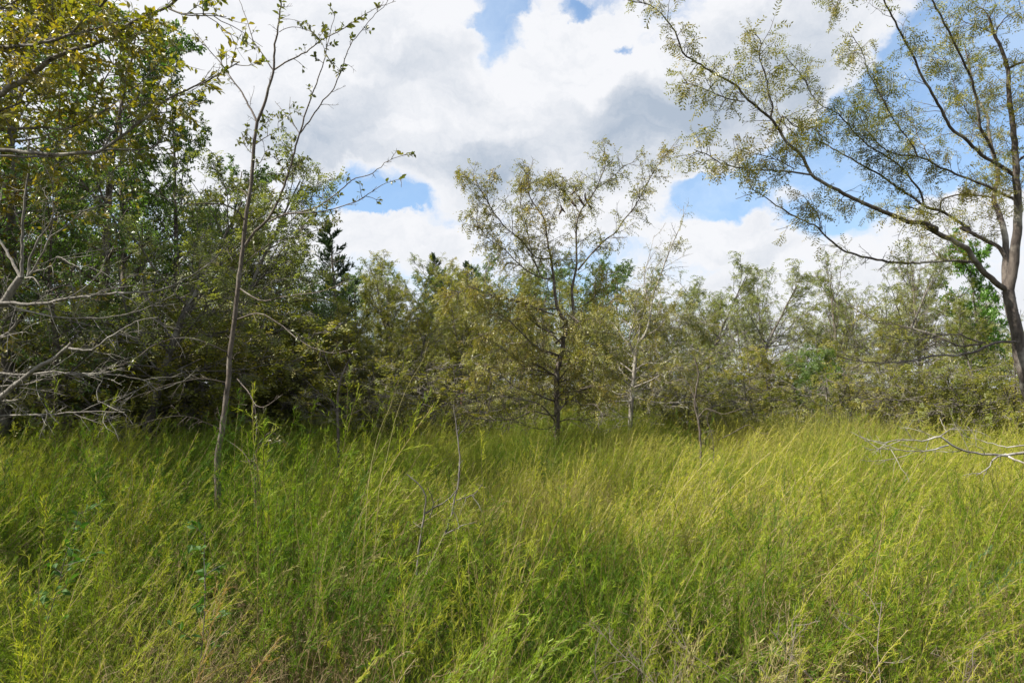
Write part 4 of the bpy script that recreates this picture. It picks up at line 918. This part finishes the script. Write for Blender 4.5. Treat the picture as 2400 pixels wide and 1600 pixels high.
def wedge(n, Y0, Y1, rng, power=1.0, margin=1.0):
    """random points over the ground in view (a wedge widening with distance, a little wider than the view)"""
    y = np.sqrt(Y0 ** 2 + (Y1 ** 2 - Y0 ** 2) * rng.random(n) ** power)
    x = (rng.random(n) * 2 - 1) * (y * .80 + margin)
    return x, y
g = np.random.default_rng(1234)
def tone(x, y):
    """0 = fresh green, 1 = straw yellow: right and far patches are drier"""
    p = .75 * value_noise(x, y, 2.0, 31) + .5 * value_noise(x, y, .6, 32) - .12
    return p + np.clip((x + 1) * .03, -.12, .14) + np.clip((y - 4) * .02, 0, .08)
def field(n, Y0, Y1, power, seed):
    g = np.random.default_rng(seed); x, y = wedge(n, Y0, Y1, g, power); return x, y, g
def mound(x, y): return .62 + .5 * value_noise(x, y, .75, 41) + .3 * value_noise(x, y, 2.1, 42)
# tall feathery weeds of the foreground: fountains over a lower tangle
dip = lambda x, y: 1 - .30 * np.exp(-((x + 1.0) / 1.9) ** 2 - ((y - 8.2) / 2.2) ** 2)
bare = lambda x, y: (x > -2.6) & (x < -1.0) & (y > 1.4) & (y < 2.9)
x, y, g = field(1000, 1.3, 10, 1.0, 5)
keep = (value_noise(x, y, 1.0, 33) > .25) & (np.hypot(x, y) > 1.55) & ~((y > 6) & (x > -3.6) & (x < 1) & (g.random(len(x)) < .6)) & ~(bare(x, y) & (g.random(len(x)) < .8)); x, y = x[keep], y[keep]; n = len(x)
hgt = (.72 + .52 * value_noise(x, y, 1.5, 42)) * g.uniform(.7, 1.18, n) * np.clip(.6 + (y - 1) * .16, .6, 1.0) * (1 + .3 * np.exp(-((y - 5.2) / 1.3) ** 2) * (x < -1)) * dip(x, y)
scatter('feathery_weeds', 'windswept yellow green feathery weed clumps filling the foreground meadow', WEEDS,
        np.stack([x, y, height(x, y)], 1), hgt * 1.05, g.uniform(-1.7, 1.7, n), g.integers(0, 5, n), tone(x, y) + g.normal(-.04, .27, n))
x, y, g = field(3600, 1.0, 9, 1.1, 55)
keep = (np.hypot(x, y) > 1.2) & ((value_noise(x, y, 1.1, 36) < .62) | (g.random(len(x)) < .3)) & ~(bare(x, y) & (g.random(len(x)) < .7)); x, y = x[keep], y[keep]; n = len(x)
scatter('low_weeds', 'lower tangle of darker green weeds between the tall feathery clumps', LOW,
        np.stack([x, y, height(x, y)], 1), mound(x, y) * g.uniform(.5, .85, n) * np.clip(.6 + (y - 1) * .2, .6, 1.05) * (1 + .25 * np.exp(-((y - 5.4) / 1.2) ** 2) * (x < -1)) * dip(x, y), g.uniform(-3, 3, n), g.integers(0, 3, n), tone(x, y) - .22 + g.normal(0, .12, n))
x, y, g = field(2300, 1.3, 12, .95, 15)
keep = (value_noise(x, y, .9, 37) > .38) & ~((y > 6.3) & (x > -4.2) & (x < 1.5) & (g.random(len(x)) < .7)) & (np.hypot(x, y) > 1.5); x, y = x[keep], y[keep]; n = len(x)
scatter('tall_wands', 'bright yellow green plumed wands standing above the other weeds', WANDS,
        np.stack([x, y, height(x, y)], 1), g.uniform(.75, 1.0, n) * dip(x, y) * mound(x, y) * 1.1 * np.clip(.6 + y * .1, .6, 1.05), g.uniform(-.7, .7, n), g.integers(0, 3, n), tone(x, y) + .22)
# finer grass behind and between
x, y, g = field(11500, 1.5, 24.0, .9, 6); keep = (y > 6) | (g.random(len(x)) < .35); x, y = x[keep], y[keep]
n = len(x); sc_ = np.clip(.85 + .04 * y, .8, 1.35) * g.uniform(.78, 1.2, n) * (.68 + .6 * value_noise(x, y, .9, 35))
sc_ *= np.where(y < 3, .75, 1) * dip(x, y)
scatter('meadow_grass', 'fine bent meadow grass, straw coloured towards the back of the clearing', GRASS,
        np.stack([x, y, height(x, y)], 1), sc_, g.uniform(-1.4, 1.4, n), g.integers(0, 3, n), tone(x, y) - .06 + g.normal(0, .12, n))
# weeds scattered over the far meadow
x, y, g = field(3200, 8.0, 25.0, 1.0, 7)
n = len(x)
scatter('far_weeds', 'loose feathery weeds standing in the grass of the back meadow', WEEDS,
        np.stack([x, y, height(x, y)], 1), g.uniform(.6, 1.05, n) * (.75 + .4 * value_noise(x, y, 1.2, 39)), g.uniform(-.9, .9, n), g.integers(0, 5, n), tone(x, y) - .12 + g.normal(0, .12, n))
# dry brown stalks
x, y, g = field(2600, 1.0, 10.0, 1.3, 8)
keep = (value_noise(x, y, 1.1, 36) > .52) | bare(x, y); x, y = x[keep], y[keep]; n = len(x)
scatter('dry_stalks', 'brown and grey dry stalks tangled low among the foreground weeds', DRY,
        np.stack([x, y, height(x, y)], 1), g.uniform(.6, 1.25, n), g.uniform(-3, 3, n), g.integers(0, 3, n), g.random(n))

# ------------------------------------------------------------------ single plants that stand out in the meadow
def stand(px, top, H):
    """ground point whose plant of height H tops out at photo row top"""
    Y = (EYE - H) * FPX / (top - HORIZON); p = at(px, HORIZON, Y); return (float(p[0]), float(Y), float(height(p[0], Y)))
GP = 'plumed weeds in the foreground'
def single(name, label, cat, px, top, H, mesh, group=None, rz=0):
    o = obj(name, mesh); o.location = stand(px, top, H); o.rotation_euler = (0, 0, rz); return tag(o, label, cat, group)
def plume(seed, H, n, mat='plume_leaf', **k):
    k.setdefault('bend', .09); k.setdefault('spread', .07)
    return weed_mesh('feathery_weed', seed, H, n, 9, .20, 20, .022, mat, 'dry_leaf', lo=.35, brang=.42, wide=1.6, dsp=.2, wig=.07, **k)
foliage('twig_grey', (.12, .10, .08), (.20, .17, .14), (.32, .29, .25), .05, .7, .1)
foliage('straw_plume', (.20, .20, .06), (.30, .27, .10), (.42, .36, .17), .4, .6, .2)
foliage('rust_plume', (.20, .13, .03), (.30, .19, .04), (.40, .27, .07), .4, .6, .2)
single('feathery_weed', 'tall clump of bright yellow green plumes at lower left of centre', 'weed', 930, 1270, 1.02, plume(201, 1.1, 12, spread=.16), GP)
single('feathery_weed', 'second bright plume clump, in front and right of the tall one left of centre', 'weed', 1080, 1380, .92, plume(202, 1.0, 8, spread=.12), GP)
single('feathery_weed', 'golden green upright plume clump at the bottom edge, right of centre', 'weed', 1625, 1390, .95, plume(203, 1.0, 9, 'straw_plume', bend=.03), GP)
single('feathery_weed', 'small vivid green plume at the bottom edge, right of the golden one', 'weed', 1715, 1440, .8, plume(204, .82, 3, 'herb_leaf', bend=.0), GP)
single('feathery_weed', 'dense blue green brushy tuft leaning right in the right foreground', 'weed', 2100, 1190, .98, plume(205, 1.05, 7, 'blue_plume_leaf', bend=.14, spread=.05), GP)
single('feathery_weed', 'pale blue green arching plume in the bottom right corner', 'weed', 2210, 1450, .95, plume(206, 1.0, 6, 'blue_plume_leaf', bend=.16), GP)
single('feathery_weed', 'pale green plume with drooping tips beside the dead branch at right', 'weed', 2080, 1075, 1.25, plume(207, 1.28, 3, 'straw_plume', bend=.02), GP)
single('feathery_weed', 'lone golden plume leaning right in front of the pale barked locust', 'weed', 1500, 950, 1.5, plume(208, 1.5, 2, 'straw_plume', bend=.06, spread=.02), GP)
single('feathery_weed', 'bright curled plumes rising before the shaded glade, left of the dead sapling', 'weed', 850, 985, 1.4, plume(209, 1.42, 7, spread=.16), GP)
single('feathery_weed', 'brownish plumes leaning right at the edge of the shaded grass behind', 'weed', 640, 1075, 1.2, plume(210, 1.25, 7, 'straw_plume', bend=.13, spread=.15), GP)
single('feathery_weed', 'orange brown seed plume standing among green weeds at lower left', 'weed', 462, 1262, 1.0, plume(211, 1.02, 2, 'rust_plume', bend=.05, spread=.02), GP)
single('feathery_weed', 'yellow green plume clump in the bottom left third, arching right', 'weed', 430, 1400, .85, plume(212, .95, 7, bend=.12, spread=.12), GP)
single('feathery_weed', 'bright plumes on the crest of weeds at the far left', 'weed', 150, 1000, 1.35, plume(213, 1.4, 8, spread=.2), GP)
def seedling(seed, H, nl, size):
    g = np.random.default_rng(seed); a = Acc()
    st = grow([[0, 0, -.02]], [[.08, 0, 1]], [H], 9, .05, (.01, 0, 0), g); tubes(a, st, radii([.004], [.0015], 10), 5, 1)
    A, D, l, _ = spawn(st, np.array([H]), np.array([.003]), 9, .45, 1, 1.1, .22, .3, True, g)
    br = grow(A, D, l, 4, .12, (0, 0, .03), g); tubes(a, br, radii(.0018 + 0 * l, .0008 + 0 * l, 5), 4, 1)
    put_leaves(a, br, nl, size, LEAF2, .2, .9, -.1, .1, 0, .4, rng=g); put_leaves(a, st, nl * 2, size, LEAF2, .5, 1.2, 0, 0, 0, .4, rng=g)
    return a.mesh('leafy_seedling', ['herb_leaf', 'dark_bark'], False)
single('leafy_seedling', 'small dark green leafy seedling standing in the weeds at the left edge', 'seedling', 82, 1135, 1.15, seedling(221, 1.15, 6, .05))
single('leafy_seedling', 'dark leafy seedling at lower left, right of the one by the left edge', 'seedling', 468, 1185, 1.1, seedling(222, 1.1, 5, .05))
def dead_stalk(seed, H, ns):
    g = np.random.default_rng(seed); a = Acc()
    P = np.stack([g.normal(0, .04, ns), g.normal(0, .04, ns), np.zeros(ns)], 1); D = np.stack([g.normal(-.1, .3, ns), g.normal(0, .3, ns), np.ones(ns)], 1); L = H * g.uniform(.75, 1.05, ns)
    st = grow(P, D, L, 10, .09, (-.02, 0, -.01), g); tubes(a, st, radii(.0034 + 0 * L, .0015 + 0 * L, 11), 4)
    A, D, l, _ = spawn(st, L, .002 + 0 * L, 9, .35, 1, .9, .4, 0, True, g); br = grow(A, D, l, 6, .2, (0, 0, -.02), g); tubes(a, br, radii(.0018 + 0 * l, .0008 + 0 * l, 7), 3)
    A, D, l, _ = spawn(br, l, .002 + 0 * l, 4, .3, 1, .9, .4, 0, True, g); b2 = grow(A, D, l, 3, .2, (0, 0, 0), g); tubes(a, b2, radii(.001 + 0 * l, .0006 + 0 * l, 4), 3)
    return a.mesh('dead_stalk', ['twig_grey'], False)
single('dead_stalk', 'grey dead forked stalk in the weeds at lower right of centre', 'dead stalk', 1690, 1330, .95, dead_stalk(231, 1.0, 4))
single('dead_stalk', 'grey curling dead twigs near the bottom edge, left of the golden plumes', 'dead stalk', 1590, 1460, .85, dead_stalk(232, .9, 4))
single('dead_stalk', 'reddish grey dead stalks rising right of the vivid green plume', 'dead stalk', 2020, 1300, 1.0, dead_stalk(233, 1.05, 4))
# long thin grass stems that cross the glade
for q, lab in (([(870, 1130), (890, 1040), (915, 940), (940, 880), (970, 830), (985, 780)], 'long thin pale grass stem arching up across the dark woods left of centre'),
               ([(845, 1120), (858, 1040), (875, 980), (900, 925)], 'shorter thin grass stem just left of the long pale one')):
    P = limb3(q, 3.6, 3.9, 18, .001); b = P[0].copy(); b[2] = 0; P = np.concatenate([[b + (-.06, 0, 0)], P]); a = Acc()
    tubes(a, (P - b)[None], radii([.0015], [.0007], len(P)), 4); a.t = [np.full(len(a.v[0]), .7)]
    o = obj('grass_stem', a.mesh('grass_stem', ['straw_plume'])); o.location = b; tag(o, lab, 'grass stem')
